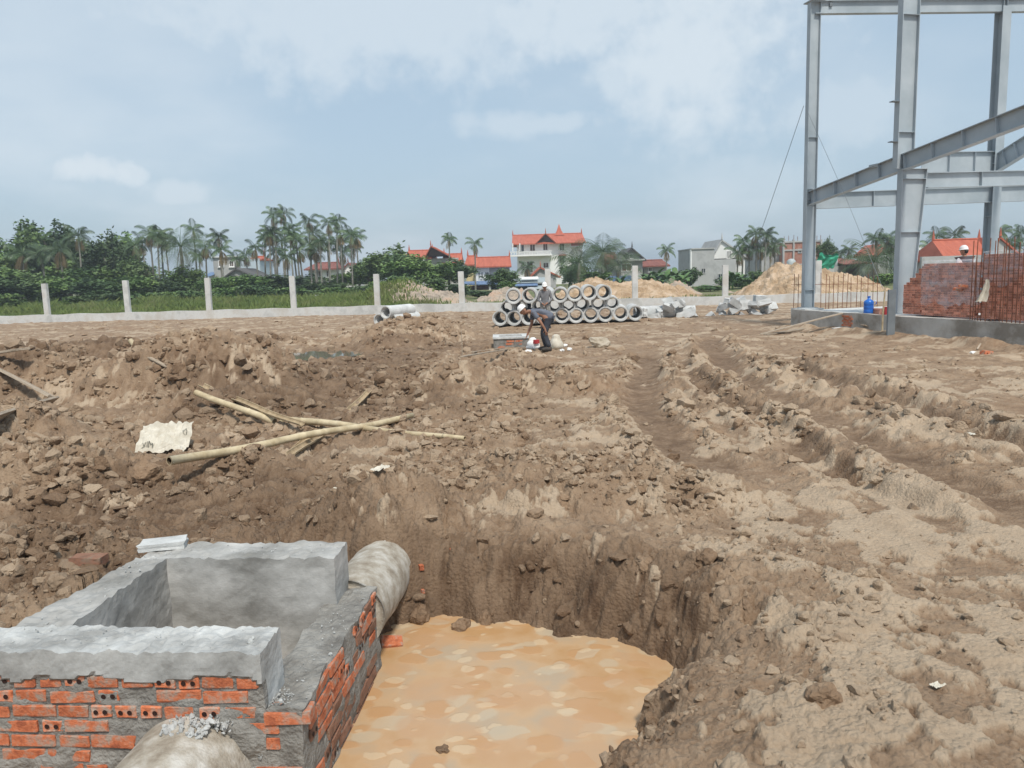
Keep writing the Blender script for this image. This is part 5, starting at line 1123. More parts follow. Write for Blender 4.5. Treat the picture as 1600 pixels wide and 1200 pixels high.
def palm(px, py, y, label, group, coco=False, k=0, s=1.0):
    """py is the crown's top in the photograph"""
    q = PD(px, py, y); g = float(field_z(np.array([q.x]), np.array([y]))[0]); rise = (2.4 if coco else 1.15) * s; zc = max(1.2, q.z - rise)
    t = thing('coconut_palm' if coco else 'areca_palm', label, 'palm', (q.x, y, g), random.uniform(0, 6), group)
    t.rotation_euler = (random.gauss(0, 0.025), random.gauss(0, 0.025), t.rotation_euler[2])
    tr = obj('trunk', TRUNK, t); tr.scale = ((1.9, 1.9, zc - g) if coco else (1.0, 1.0, zc - g))
    cr = obj('crown', (COCO if coco else AREC)[k % (2 if coco else 4)], t); cr.location = (0, 0, zc - g); cr.scale = (s * 0.86, s * 0.86, s * 0.95) if not coco else (s, s, s); cr.rotation_euler = (random.gauss(0, 0.08), random.gauss(0, 0.08), random.uniform(0, 6)); return t
GA = 'areca palms in the tall grove'
for k, (px, py) in enumerate(((425, 320), (437, 318), (407, 358), (399, 373), (452, 342), (479, 330), (463, 358), (508, 333), (519, 331), (488, 348), (497, 362), (530, 350), (545, 350), (556, 355), (440, 362), (430, 378), (416, 350), (470, 376), (551, 372), (535, 378), (511, 366), (481, 368), (524, 362), (446, 385), (425, 345), (492, 378), (459, 350))):
    palm(px, py, 92 + random.uniform(-7, 9), {1: 'tallest areca palm of the tall grove beyond the grass strip', 13: 'areca palm ending the tall grove next to the rounded dark tree', 3: 'short areca palm ending the tall grove on the side of the blue-grey house'}.get(k, 'slender areca palm in the tall grove beyond the grass strip'), GA, False, k, random.uniform(0.92, 1.12))
for k, (px, py) in enumerate(((232, 348), (240, 353), (258, 358), (300, 343), (316, 370), (340, 353), (205, 366), (221, 362), (247, 350), (308, 385), (343, 372))):
    palm(px, py, 88 + random.uniform(-5, 7), 'areca palm in the sparse group beside the grey house', 'areca palms beside the grey house', False, k + 1, random.uniform(0.95, 1.15))
for k, (px, py, lb) in enumerate(((118, 348, 'tallest areca palm, with browning lower fronds, above the dense left trees'), (92, 366, 'areca palm pressed against the dense left trees'), (65, 374, 'bushy areca palm at the front of the dense left trees'), (28, 372, 'areca palm at the far end of the dense left trees'), (368, 392, 'short areca palm in front of the blue-grey house wall'), (384, 386, 'thin areca palm beside the red-roofed corner of the blue-grey house'), (699, 360, 'lone areca palm with a drooping crown behind the red-roofed house'), (740, 368, 'lone areca palm beside the blue-awning house'), (1041, 378, 'lone areca palm above the banana plants'), (822, 405, 'small areca palm peeping beside the white villa'), (1327, 378, 'small palm beside the unfinished brick house'), (1314, 384, 'low palm near the rusty shed roof'))):
    palm(px, py, 84 if px < 150 else 104, lb, None, False, k, 1.45 if px < 100 else (1.2 if px == 118 else 1.0))
for k, (px, py) in enumerate(((1160, 362), (1183, 350), (1195, 350), (1172, 372), (1212, 366), (1152, 380), (1204, 378), (1188, 372))): palm(px, py, 90 + random.uniform(-4, 5), 'areca palm in the clump between the white gable and the unfinished brick house', 'areca palms beside the brick house', False, k, 1.0)
for k, (px, py) in enumerate(((1372, 356), (1388, 358), (1394, 366))): palm(px, py, 88, 'areca palm rising behind the tapered column', 'areca palms behind the tapered column', False, k, 1.1)
for k, (px, py) in enumerate(((1465, 353), (1490, 350), (1452, 370), (1470, 378), (1444, 384), (1480, 372), (1560, 345), (1577, 362), (1595, 348), (1545, 372), (1570, 375), (1588, 370))): palm(px, py, 80 + random.uniform(-4, 6), 'areca palm near the orange-roofed house behind the brick stacks', 'areca palms behind the brick stacks', False, k, 1.0)
for px, py, y, lb in ((280, 352, 84, 'coconut palm with long arching fronds among the areca palms by the grey house'), (940, 362, 88, 'large coconut palm beside the white villa'), (905, 378, 86, 'second coconut palm leaning over the villa garden'), (1368, 372, 74, 'coconut palm with spreading fronds behind the tapered column'), (965, 385, 92, 'coconut palm in front of the grey gabled house')):
    palm(px, py, y, lb, None, True, int(px), 0.95)
def crown_mesh(seed, n_lobes, n_leaf, leaf, mat, flat=0.8):
    """a crown of unit radius: uneven lobes filled with leaf-sized faces, gaps between them"""
    r_ = np.random.default_rng(seed); P = []
    lob = [(np.array([0, 0, 0.0]), 0.55)]
    for k in range(n_lobes):
        d = r_.normal(size=3); d /= np.linalg.norm(d); d[2] = d[2] * flat; lob.append((d * r_.uniform(0.35, 0.8), r_.uniform(0.18, 0.42)))
    w_ = np.array([l[1] ** 2 for l in lob]); w_ /= w_.sum(); cnt = r_.multinomial(n_leaf, w_)
    for (c, rad), m in zip(lob, cnt):
        nc = max(4, m // 28); d = r_.normal(size=(nc, 3)); d /= np.linalg.norm(d, axis=1)[:, None]; cc = c + d * rad * r_.uniform(0.55, 1.0, nc)[:, None]
        pk = r_.integers(0, nc, m); P.append(cc[pk] + r_.normal(0, 0.05 + 0.10 * rad, (m, 3)))
    P = np.concatenate(P); n = len(P); a = r_.normal(size=(n, 3)); a[:, 2] *= 0.55; a /= np.linalg.norm(a, axis=1)[:, None]; b_ = np.cross(a, r_.normal(size=(n, 3))); b_ /= np.linalg.norm(b_, axis=1)[:, None]
    s = leaf * r_.uniform(0.6, 1.4, n)[:, None]; V = np.stack([P - a * s, P + b_ * s * 0.5, P + a * s, P - b_ * s * 0.5], 1).reshape(-1, 3)
    return np_mesh('crown', V, np.arange(n * 4).reshape(n, 4), [mat])
CROWN = [crown_mesh(1, 14, 5200, 0.062, 'leaf_broad'), crown_mesh(2, 18, 5600, 0.058, 'leaf_dark'), crown_mesh(3, 12, 5000, 0.065, 'leaf_broad', 0.6), crown_mesh(4, 20, 5600, 0.055, 'leaf_dark', 0.9)]
SHRUB = [crown_mesh(21, 9, 2600, 0.085, 'leaf_broad', 0.6), crown_mesh(22, 9, 2600, 0.08, 'leaf_dark', 0.6), crown_mesh(23, 12, 2600, 0.075, 'leaf_banana', 0.7)]
def limb_mesh(seed):
    rnd = random.Random(seed); b = MB(); b.tube([(0, 0, -0.05), (0.02, 0.01, 0.3), (-0.02, 0.02, 0.55)], [0.055, 0.042, 0.034], 8)
    for k in range(6):
        az = k * 1.05 + rnd.uniform(0, 0.5); st = Vector((-0.01, 0.015, 0.35 + 0.04 * k)); e = st + Vector((math.cos(az) * 0.28, math.sin(az) * 0.28, 0.26 + rnd.uniform(-0.05, 0.12))); b.tube([st, st.lerp(e, 0.5) + Vector((0, 0, 0.03)), e], [0.024, 0.017, 0.006], 6)
    o = b.build('trunk', 'bark', smooth=True); me = o.data; bpy.data.objects.remove(o); return me
LIMB = [limb_mesh(k) for k in range(3)]
def tree(px, ytop, wpx, y, label, group=None, k=0):
    q = PD(px, ytop, y); rx = wpx * y / F / 2; g = float(field_z(np.array([q.x]), np.array([y]))[0]); h = q.z - g; rz_ = min(h * 0.40, rx * 1.1)
    t = thing('broadleaf_tree', label, 'tree', (q.x, y, g), random.uniform(0, 6), group)
    tr = obj('trunk', LIMB[k % 3], t); tr.scale = (h * 0.9, h * 0.9, h * 0.95)
    cr = obj('crown', CROWN[k % 4], t); cr.location = (0, 0, h - rz_ * 0.92); cr.scale = (rx * 1.12, rx * 1.12, rz_ * 1.08); return t
for k, (px, yt, w_, y, lb) in enumerate(((35, 352, 90, 93, 'dense dark tree at the far left of the grove'), (80, 348, 85, 96, 'tall dense tree behind the bushy palms'), (8, 385, 80, 86, 'broad tree reaching down to the grass at the left end'), (160, 366, 85, 90, 'bright-topped tree beside the tallest areca palm'), (192, 370, 70, 95, 'dark tree behind the bright-topped one'), (215, 400, 60, 84, 'low dark tree in front of the sparse palms'), (145, 410, 90, 82, 'leafy light green tree drooping over the grass'), (50, 425, 110, 80, 'wide dark tree at the edge of the grass'), (285, 418, 60, 84, 'small dark tree under the coconut palm'), (262, 432, 70, 82, 'rounded tree at the foot of the sparse palms'), (105, 400, 90, 92, 'deep green tree filling the gap behind the palms'), (605, 386, 95, 84, 'rounded dark tree at the right end of the tall grove'), (655, 402, 100, 80, 'broad tree hiding the walls of the red-roofed house'), (700, 405, 80, 82, 'leafy tree below the lone areca palm'), (575, 400, 60, 90, 'small tree at the edge of the tall grove'), (1291, 374, 34, 98, 'dark rounded tree right of the unfinished brick house'), (1305, 405, 40, 96, 'small tree behind the green tarpaulin'), (430, 430, 120, 86, 'low spreading tree under the tall grove'), (380, 425, 90, 82, 'dark bushy tree hiding the foot of the grey house'), (500, 440, 110, 84, 'dark low tree among the grove trunks'), (1450, 395, 70, 95, 'green tree behind the wrapped bricks'), (785, 420, 60, 78, 'bushy tree beside the blue awning'), (335, 430, 60, 80, 'bushy tree in front of the blue-awning end of the grey house'))):
    tree(px, yt, w_, y, lb, None, k)
def shrub(px, ytop, wpx, y, label, group, k):
    q = PD(px, ytop, y); rx = wpx * y / F / 2; g = float(field_z(np.array([q.x]), np.array([y]))[0]); h = max(0.6, q.z - g); t = thing('leafy_shrub', label, 'shrub', (q.x, y, g), random.uniform(0, 6), group)
    b = MB(); b.tube([(0, 0, -0.05), (0.03, 0, h * 0.5)], [0.06, 0.03], 6); b.build('stem', 'bark', t)
    o = obj('foliage', SHRUB[k % 3], t); o.location = (0, 0, h * 0.5); o.scale = (rx * 1.1, rx * 1.1, h * 0.62); return t
for k, (px, yt, w_, y) in enumerate(((-20, 420, 120, 78), (30, 432, 100, 77), (95, 430, 110, 79), (150, 436, 100, 77), (205, 434, 90, 79), (255, 440, 80, 78), (120, 415, 110, 98), (20, 405, 120, 100), (200, 412, 100, 99), (310, 428, 90, 98), (560, 420, 80, 96), (470, 430, 110, 99), (-80, 370, 110, 92), (-150, 385, 120, 90), (-110, 420, 120, 80), (-220, 380, 120, 92), (-200, 425, 130, 80))): tree(px, yt, w_, y, 'low bushy tree filling the gaps under the left grove', 'bushy understorey trees', k)
GS = 'low shrubs along the far edge of the grass'
for k, (px, yt, w_) in enumerate(((15, 455, 70), (70, 452, 60), (110, 460, 55), (150, 455, 70), (185, 452, 50), (225, 455, 60), (265, 452, 55), (300, 450, 60), (350, 446, 70), (395, 440, 80), (445, 446, 60), (480, 450, 60), (520, 446, 60), (550, 444, 60), (590, 436, 60), (630, 425, 70), (675, 430, 70), (715, 440, 50), (-30, 450, 80), (415, 452, 50))):
    shrub(px, yt, w_, 74 + random.uniform(-3, 3), 'low leafy shrub where the grass strip meets the trees', GS, k % 2)
for k, (px, yt, w_, y, lb) in enumerate(((790, 437, 40, 70, 'bright green bush before the blue-awning shed'), (755, 452, 60, 66, 'dark bush between the weedy heap and the pipes'), (900, 400, 50, 90, 'garden shrub under the coconut palms'), (925, 420, 60, 84, 'thick shrub at the foot of the coconut palm'), (1075, 415, 40, 80, 'shrub beside the cement house'), (1140, 428, 40, 72, 'shrub in front of the white gable'), (1165, 432, 50, 74, 'shrub where the tall pale heap begins'), (1185, 420, 40, 80, 'shrub below the areca clump'), (1110, 452, 60, 66, 'low weeds at the foot of the cement house'), (1380, 425, 50, 66, 'dark shrub behind the stake and rebar'), (1350, 440, 40, 64, 'shrub at the end of the tall pale heap'), (1470, 392, 60, 90, 'pale green shrub behind the site wall'))):
    shrub(px, yt, w_, y, lb, None, k)
# banana plants
def banana_mesh(seed):
    rnd = random.Random(seed); b = MB()
    for k in range(9):
        az = k * 2.4 + rnd.uniform(-0.3, 0.3); e = 1.35 - 0.09 * k; L = rnd.uniform(1.6, 2.3); d = Vector((math.cos(az), math.sin(az), 0)); side = Vector((-d.y, d.x, 0)); p = Vector((0, 0, 1.0)); n = 8; rows = []
        for i in range(n + 1):
            f = i / n; w_ = 0.30 * math.sin(math.pi * min(1, 0.08 + f * 0.9)) ** 0.6 if i else 0.03; rows.append((p + side * w_ + Vector((0, 0, -0.06 * w_ / 0.3)), p.copy(), p - side * w_ + Vector((0, 0, -0.06 * w_ / 0.3)))); p = p + (d * math.cos(e) + Vector((0, 0, math.sin(e)))) * (L / n); e -= 0.24 * (0.5 + f)
        vs = [v for r_ in rows for v in r_]; b.add(vs, [(3 * i + c, 3 * i + c + 1, 3 * i + c + 4, 3 * i + c + 3) for i in range(n) for c in (0, 1)])
    o = b.build('leaves', 'leaf_banana', smooth=True); me = o.data; bpy.data.objects.remove(o); return me
BAN = [banana_mesh(k) for k in range(3)]
def banana(px, ytop, y, label, group, k):
    q = PD(px, ytop, y); g = float(field_z(np.array([q.x]), np.array([y]))[0]); s = max(0.5, (q.z - g) / 2.9); t = thing('banana_plant', label, 'banana plant', (q.x, y, g), random.uniform(0, 6), group)
    b = MB(); b.tube([(0, 0, -0.05), (0, 0, 0.6 * s), (0, 0, 1.1 * s)], [0.12 * s, 0.10 * s, 0.05 * s], 8); b.build('stem', 'leaf_banana', t, smooth=True)
    o = obj('leaves', BAN[k % 3], t); o.scale = (s, s, s)
for k, (px, yt, y) in enumerate(((1010, 415, 76), (1025, 410, 78), (1040, 412, 75), (1055, 408, 78), (1068, 418, 76), (1000, 425, 74), (1032, 425, 72), (1062, 428, 72))): banana(px, yt, y, 'banana plant in the thicket between the grey gable and the cement house', 'banana plants beside the cement house', k)
for k, (px, yt, y) in enumerate(((205, 455, 72), (225, 448, 72), (275, 452, 72), (300, 455, 72), (330, 452, 72), (420, 446, 74), (365, 450, 73), (250, 456, 71))): banana(px, yt, y, 'young banana plant at the back of the grass strip', 'banana plants behind the grass strip', k)
for k, (px, yt, y, lb) in enumerate(((1145, 412, 70, 'banana plant against the corner of the white gable house'), (1160, 418, 72, 'broad-leaved banana plant at the start of the pale heap'), (970, 422, 78, 'banana plant below the grey gabled house'))): banana(px, yt, y, lb, None, k)

# ================================================================== HOUSES BEYOND
class House:
    """built square to the viewer at its own distance; pixel columns and rows are turned into metres once"""
    def __init__(s, name, label, cat, pxc, y, rz=0.0):
        q = PD(pxc, 440, y); s.y = y; s.x = q.x; s.t = thing(name, label, cat, (q.x, y, 0), rz); s.k = 0
    def X(s, px, py=410): return PD(px, py, s.y).x - s.x
    def Zp(s, px, py): return PD(px, py, s.y).z
    def wall(s, px0, px1, pytop, depth, mat, off=0.0, name='wall', z0=-0.2):
        x0, x1 = s.X(px0), s.X(px1); z = s.Zp((px0 + px1) / 2, pytop); b = MB(); b.box((x0, off, z0), (x1, off + depth, z)); return b.build(name, mat, s.t)
    def window(s, px, py, wpx, hpx, mat='shutter', off=0.0, sill=True, name='window', frame='wall_white'):
        x = s.X(px, py); z = s.Zp(px, py); w_, h = wpx * s.y / F / 2, hpx * s.y / F / 2; b = MB()
        for a, c in (((x - w_ - 0.09, off - 0.07, z - h - 0.09), (x - w_, off + 0.05, z + h + 0.09)), ((x + w_, off - 0.07, z - h - 0.09), (x + w_ + 0.09, off + 0.05, z + h + 0.09)), ((x - w_, off - 0.07, z + h), (x + w_, off + 0.05, z + h + 0.09)), ((x - w_, off - 0.07, z - h - 0.09), (x + w_, off + 0.05, z - h)), ((x - 0.03, off - 0.05, z - h), (x + 0.03, off - 0.012, z + h))): b.box(a, c)
        o = b.build(name, frame, s.t); b = MB(); b.box((x - w_, off - 0.012, z - h), (x + w_, off + 0.02, z + h)); b.build('pane', mat, o)
        if sill: b = MB(); b.box((x - w_ - 0.2, off - 0.22, z - h - 0.17), (x + w_ + 0.2, off + 0.02, z - h - 0.092)); b.build('sill', frame, o)
        return o
    def hip(s, px0, px1, pyeave, pyridge, depth, mat, off=0.0, over=0.5, gx=0.0, name='roof', fin=True):
        """ridge along x; gx pulls the ridge ends in"""
        x0, x1 = s.X(px0), s.X(px1); pc = (px0 + px1) / 2; z0, z1 = s.Zp(pc, pyeave), s.Zp(pc, pyridge); yb0, yb1 = off - over, off + depth + over; ym = (yb0 + yb1) / 2; g = gx * s.y / F; t = 0.18; b = MB()
        V = [(x0, yb0, z0), (x1, yb0, z0), (x1, yb1, z0), (x0, yb1, z0), (x0 + g, ym, z1), (x1 - g, ym, z1)]
        V2 = [(a, c, d - t) for a, c, d in V]
        b.add(V + V2, [(0, 1, 5, 4), (2, 3, 4, 5), (1, 2, 5), (3, 0, 4), (6, 10, 11, 7), (8, 11, 10, 9), (7, 11, 8), (9, 10, 6), (0, 6, 7, 1), (1, 7, 8, 2), (2, 8, 9, 3), (3, 9, 6, 0)])
        o = b.build(name, mat, s.t)
        b = MB(); b.tube([(x0 + g, ym, z1 + 0.03), (x1 - g, ym, z1 + 0.03)], 0.11, 6); b.build('ridge_cap', mat, o)
        if fin:
            for xx in (x0 + g + 0.1, x1 - g - 0.1): b = MB(); b.tube([(xx, ym, z1), (xx, ym, z1 + 0.45), (xx, ym, z1 + 0.95)], [0.16, 0.10, 0.02], 6); b.build('finial', mat, o)
        return o
    def gable(s, px0, px1, pyeave, pyridge, depth, rmat, wmat, off=0.0, over=0.35, pxr=None, name='gable_roof'):
        """gable end facing the viewer"""
        x0, x1 = s.X(px0), s.X(px1); xr = s.X(pxr if pxr else (px0 + px1) / 2); z0, z1 = s.Zp(px0, pyeave), s.Zp((px0 + px1) / 2, pyridge); t = 0.2; b = MB()
        b.add([(x0, off, z0), (x1, off, z0), (xr, off, z1), (x0, off + depth, z0), (x1, off + depth, z0), (xr, off + depth, z1)], [(0, 1, 2), (5, 4, 3), (3, 4, 1, 0)]); b.build('gable_wall', wmat, s.t)
        b = MB(); e = 0.3; sl0 = (z1 - z0) / (xr - x0); sl1 = (z1 - z0) / (x1 - xr); f, k = off - over, off + depth + over
        A = [(x0 - e, f, z0 - e * sl0), (xr, f, z1), (x1 + e, f, z0 - e * sl1), (x0 - e, k, z0 - e * sl0), (xr, k, z1), (x1 + e, k, z0 - e * sl1)]; B_ = [(a, c, d + t) for a, c, d in A]
        b.add(A + B_, [(6, 7, 10, 9), (7, 8, 11, 10), (0, 3, 4, 1), (1, 4, 5, 2), (0, 1, 7, 6), (1, 2, 8, 7), (3, 9, 10, 4), (4, 10, 11, 5), (0, 6, 9, 3), (2, 5, 11, 8)]); o = b.build(name, rmat, s.t)
        b = MB(); b.tube([(xr, off - over, z1 + t), (xr, off - over, z1 + t + 0.35), (xr, off - over, z1 + t + 0.8)], [0.12, 0.08, 0.015], 6); b.build('finial', rmat, o); return o
    def slab(s, px0, px1, py0, py1, d0, d1, mat, name):
        x0, x1 = s.X(px0), s.X(px1); pc = (px0 + px1) / 2; b = MB(); b.box((x0, d0, s.Zp(pc, py1)), (x1, d1, s.Zp(pc, py0))); return b.build(name, mat, s.t)
    def lean_to(s, px0, px1, py_hi, py_lo, d0, d1, mat, name='awning'):
        x0, x1 = s.X(px0), s.X(px1); pc = (px0 + px1) / 2; zh, zl = s.Zp(pc, py_hi), s.Zp(pc, py_lo); t = 0.08; b = MB()
        V = [(x0, d0, zl), (x1, d0, zl), (x1, d1, zh), (x0, d1, zh)]; b.add(V + [(a, c, d - t) for a, c, d in V], [(0, 1, 2, 3), (7, 6, 5, 4), (0, 4, 5, 1), (1, 5, 6, 2), (2, 6, 7, 3), (3, 7, 4, 0)]); return b.build(name, mat, s.t)
# white villa
h = House('white_villa', 'white two-storey villa with orange-red tiled roof, front gable and corner turret', 'house', 857, 140)
h.wall(809, 893, 379, 9, 'wall_white'); h.wall(893, 912, 384, 6, 'wall_white', 2.0, 'side_wing')
h.hip(801, 915, 380, 364, 9, 'roof_red', over=1.2, gx=1.0)
h.gable(840, 866, 379, 366, 5, 'roof_red', 'shutter', -0.6, 0.8)
b = MB(); xx, z0 = h.X(877), h.Zp(877, 364); b.lathe([(1.25, 0), (0.55, 0.9), (0.05, 2.0), (0, 2.1)], 4, Matrix.Translation((xx, 4.2, z0 - 0.2)) @ Matrix.Rotation(R(45), 4, 'Z')); b.build('turret_roof', 'roof_red', h.t)
h.slab(797, 862, 398, 400.5, -2.0, 0.0, 'wall_white', 'balcony_slab'); h.slab(797, 862, 393, 394, -2.0, -1.85, 'wall_white', 'balcony_rail')
for px in range(799, 862, 4): h.slab(px, px + 1.4, 394.2, 398, -1.97, -1.87, 'wall_white', 'baluster')
for px in (801, 812): h.slab(px, px + 1.6, 381, 393, -1.95, -1.75, 'wall_white', 'balcony_post')
h.slab(893, 912, 382, 383.5, 0.2, 2.1, 'roof_red', 'canopy'); h.slab(873, 885, 397.5, 400, -0.9, 0.0, 'roof_brown', 'window_canopy')
for px, py, w_, hh in ((832, 387, 7, 9), (852, 386, 6, 9), (878, 386, 6.5, 10), (878, 406, 7, 11), (853, 414.5, 7, 7)): h.window(px, py, w_, hh)
h.window(815, 388, 7, 10, 'pane', sill=False, name='balcony_door'); h.window(828, 417, 8.5, 16, sill=False, name='door')
# house with awning
h = House('awning_house', 'grey-white house with bright red roof and a blue awning over a red wall', 'house', 768, 112)
h.wall(743, 796, 418, 7, 'wall_grey'); h.wall(741, 764, 418.5, 0.1, 'wall_white', -0.12, 'painted_front'); h.hip(741, 799, 416, 401, 7, 'roof_red', over=0.8, gx=1.5)
h.wall(727, 742.5, 414, 5, 'wall_yellow', 1.5, 'yellow_wing'); h.hip(725, 744, 413, 399, 5, 'roof_red', 1.5, 0.5, gx=3, name='wing_roof')
for px in (749, 753.5): h.window(px, 430.5, 2.6, 10, 'pane', -0.13, False)
h.window(761, 430, 5, 9, 'pane', -0.13)
h.lean_to(722, 806, 438.5, 443, -6, -0.3, 'roof_blue'); h.wall(726, 765, 446, 0.3, 'roof_brown', -4.0, 'red_wall'); h.slab(764, 767, 444, 462, -5.6, -5.2, 'wall_white', 'awning_post'); h.slab(765, 800, 448, 466, -3.0, -2.7, 'roof_blue', 'shed_wall')
# tin sheds and little gable by the villa
h = House('tin_shed', 'low shed with blue and pale tin roofs before the white villa', 'shed', 825, 98)
h.wall(798, 852, 444, 4, 'roof_dark', 0); h.lean_to(796, 852, 434, 441, -2, 3, 'sheet_grey', 'tin_roof'); h.lean_to(800, 838, 441.5, 445.5, -3.5, -1, 'roof_blue', 'front_roof'); h.lean_to(812, 840, 432.5, 435.5, -1.8, 0.4, 'wall_white', 'roof_sheet'); h.lean_to(822, 846, 446, 450, -4.3, -2.6, 'sheet_grey', 'lower_roof')
h = House('grey_gable_house', 'small house with plain grey gable and red roof wedged before the villa', 'house', 848, 106)
h.wall(828, 868, 434, 8, 'wall_cement'); h.gable(828, 872, 434, 419, 8, 'roof_red', 'wall_cement', 0, pxr=844)
# red roof behind trees
h = House('gabled_house', 'house with red roof and carved front gable half hidden by trees', 'house', 672, 118)
h.wall(636, 716, 404, 8, 'wall_grey'); h.hip(632, 676, 403, 390, 8, 'roof_red', over=0.8, gx=2); h.gable(668, 700, 400, 386, 7, 'roof_red', 'shutter', -1.0, 0.8, pxr=676); h.hip(690, 722, 412, 396, 6, 'roof_red', over=0.5, gx=1, name='side_roof')
h.window(648, 409, 12, 7, 'pane'); h.slab(662, 664, 404, 420, -1, -0.8, 'wall_white', 'porch_post')
# houses behind the palm groves
h = House('white_cottage', 'white cottage with low brown roof behind the tall areca grove', 'house', 503, 116)
h.wall(481, 528, 421, 7, 'wall_white'); h.hip(476, 530, 420, 410, 7, 'roof_brown', over=0.8, gx=8); h.window(498, 428, 6, 8); h.window(513, 428, 5, 8); h.window(489, 427, 3, 7)
h = House('pale_shed', 'little pale house with gable at the right edge of the tall grove', 'house', 545, 120)
h.wall(534, 556, 424, 6, 'wall_white'); h.gable(533, 556, 424, 412, 6, 'roof_brown', 'wall_white', 0); h.window(544, 430, 4, 6)
h = House('blue_grey_house', 'blue-grey house with a scrap of red roof behind the sparse palms', 'house', 370, 112)
h.wall(333, 372, 402, 7, 'wall_grey', 0); h.wall(372, 402, 404, 6, 'wall_blue', 1, 'blue_wing'); h.hip(382, 404, 405, 400, 5, 'roof_red', 1.5, 0.3, gx=3); h.slab(332, 373, 400.5, 402, -0.3, 7.2, 'wall_white', 'parapet'); h.window(345, 412, 5, 8); h.window(362, 412, 5, 8)
h.lean_to(320, 334, 425, 431, -1.5, 2, 'roof_blue'); h.wall(320, 333, 428, 4, 'wall_white', 1.0, 'lean_to_wall')
h = House('dark_roof_hut', 'hut with dark grey gable roof in front of the blue-grey house', 'hut', 372, 100)
h.wall(348, 396, 438, 7, 'wall_cement'); h.gable(346, 398, 437, 421, 7, 'roof_dark', 'wall_cement', 0, pxr=369)
h = House('grey_hut', 'low grey block wall with stub pillars at the foot of the tall grove', 'wall', 512, 70)
h.wall(508, 556, 465, 0.25, 'wall_cement'); h.wall(484, 493, 461, 0.5, 'wall_grey', 0, 'pillar'); h.wall(497, 501, 462, 0.5, 'wall_grey', 0, 'pillar')
# grey gabled house right of the villa
h = House('grey_gabled_house', 'grey house with ornate pointed gable behind the large spoil heap', 'house', 985, 104)
h.wall(970, 1004, 406, 8, 'wall_grey'); h.gable(968, 1005, 406, 389, 8, 'roof_dark', 'wall_cement', 0, 0.7); h.window(986, 400, 4, 5, 'pane'); h.slab(966, 1006, 405, 407.5, -0.8, 0.0, 'wall_cement', 'cornice'); h.hip(944, 975, 410, 394, 6, 'roof_brown', 3, 0.4, gx=4, fin=False); h.wall(946, 969.5, 410, 5, 'wall_grey', 3.4, 'rear_wing'); h.window(979, 418, 14, 10, 'roof_brown', sill=False, name='garage_door')
h.slab(940, 975, 431, 445, -6, -5.7, 'roof_blue', 'blue_fence')
h = House('low_red_house', 'long low house with dark red roof behind the banana thicket', 'house', 1028, 108)
h.wall(1006, 1042, 416, 6, 'wall_grey'); h.hip(1003, 1046, 415, 406, 6, 'roof_brown', over=0.6, gx=4, fin=False); h.window(1016, 421, 4, 5)
# cement block house and white gable
h = House('cement_house', 'bare cement-grey block house with two small dark windows', 'house', 1110, 88)
h.wall(1081, 1116, 389, 7, 'wall_cement'); h.wall(1116.05, 1150, 405, 7, 'wall_cement', 0.02, 'low_block'); h.slab(1080, 1117, 387.5, 389.2, -0.12, 7.1, 'wall_grey', 'parapet')
h.window(1099, 423, 5, 6, 'pane', 0.0, False, frame='wall_cement'); h.window(1126, 433, 7, 9, 'pane', 0.02, False, frame='wall_cement'); h.wall(1079.0, 1080.9, 390, 0.5, 'wall_white', 0.0, 'downpipe')
h = House('white_gable_house', 'house with tall clean white gable rising behind the cement block house', 'house', 1136, 96)
h.wall(1112, 1164, 405, 8, 'wall_white'); h.gable(1111, 1165, 404.5, 376, 8, 'wall_grey', 'wall_white', 0, 0.25, pxr=1127); h.window(1139, 398, 6, 10, 'wall_grey', 0.0, False)
# unfinished brick house
h = House('unfinished_brick_house', 'unfinished two-storey brick house with bare concrete frame and rebar on top', 'house', 1240, 100)
h.wall(1226, 1284, 378, 8, 'brick_wall', 0.3); h.wall(1198, 1225.9, 378, 8, 'wall_cement', 2.0, 'rear_block')
for px in (1225, 1240.5, 1262, 1283.5): h.slab(px - 1.2, px + 1.2, 374, 440, 0.12, 0.5, 'wall_grey', 'concrete_post')
for py in (376, 389, 412): h.slab(1224, 1285, py, py + 2.4, 0.18, 0.6, 'wall_grey', 'concrete_beam')
h.window(1251, 392, 4, 5, 'pane', 0.3, False, frame='wall_cement'); h.window(1272, 399, 6, 9, 'pane', 0.3, False, frame='wall_cement')
for k, px in enumerate((1226, 1233, 1241, 1247, 1255, 1262, 1270, 1277, 1283)): h.slab(px - 0.25, px + 0.25, 369 - (k % 3), 376, 0.3, 0.35, 'rust', 'starter_bar')
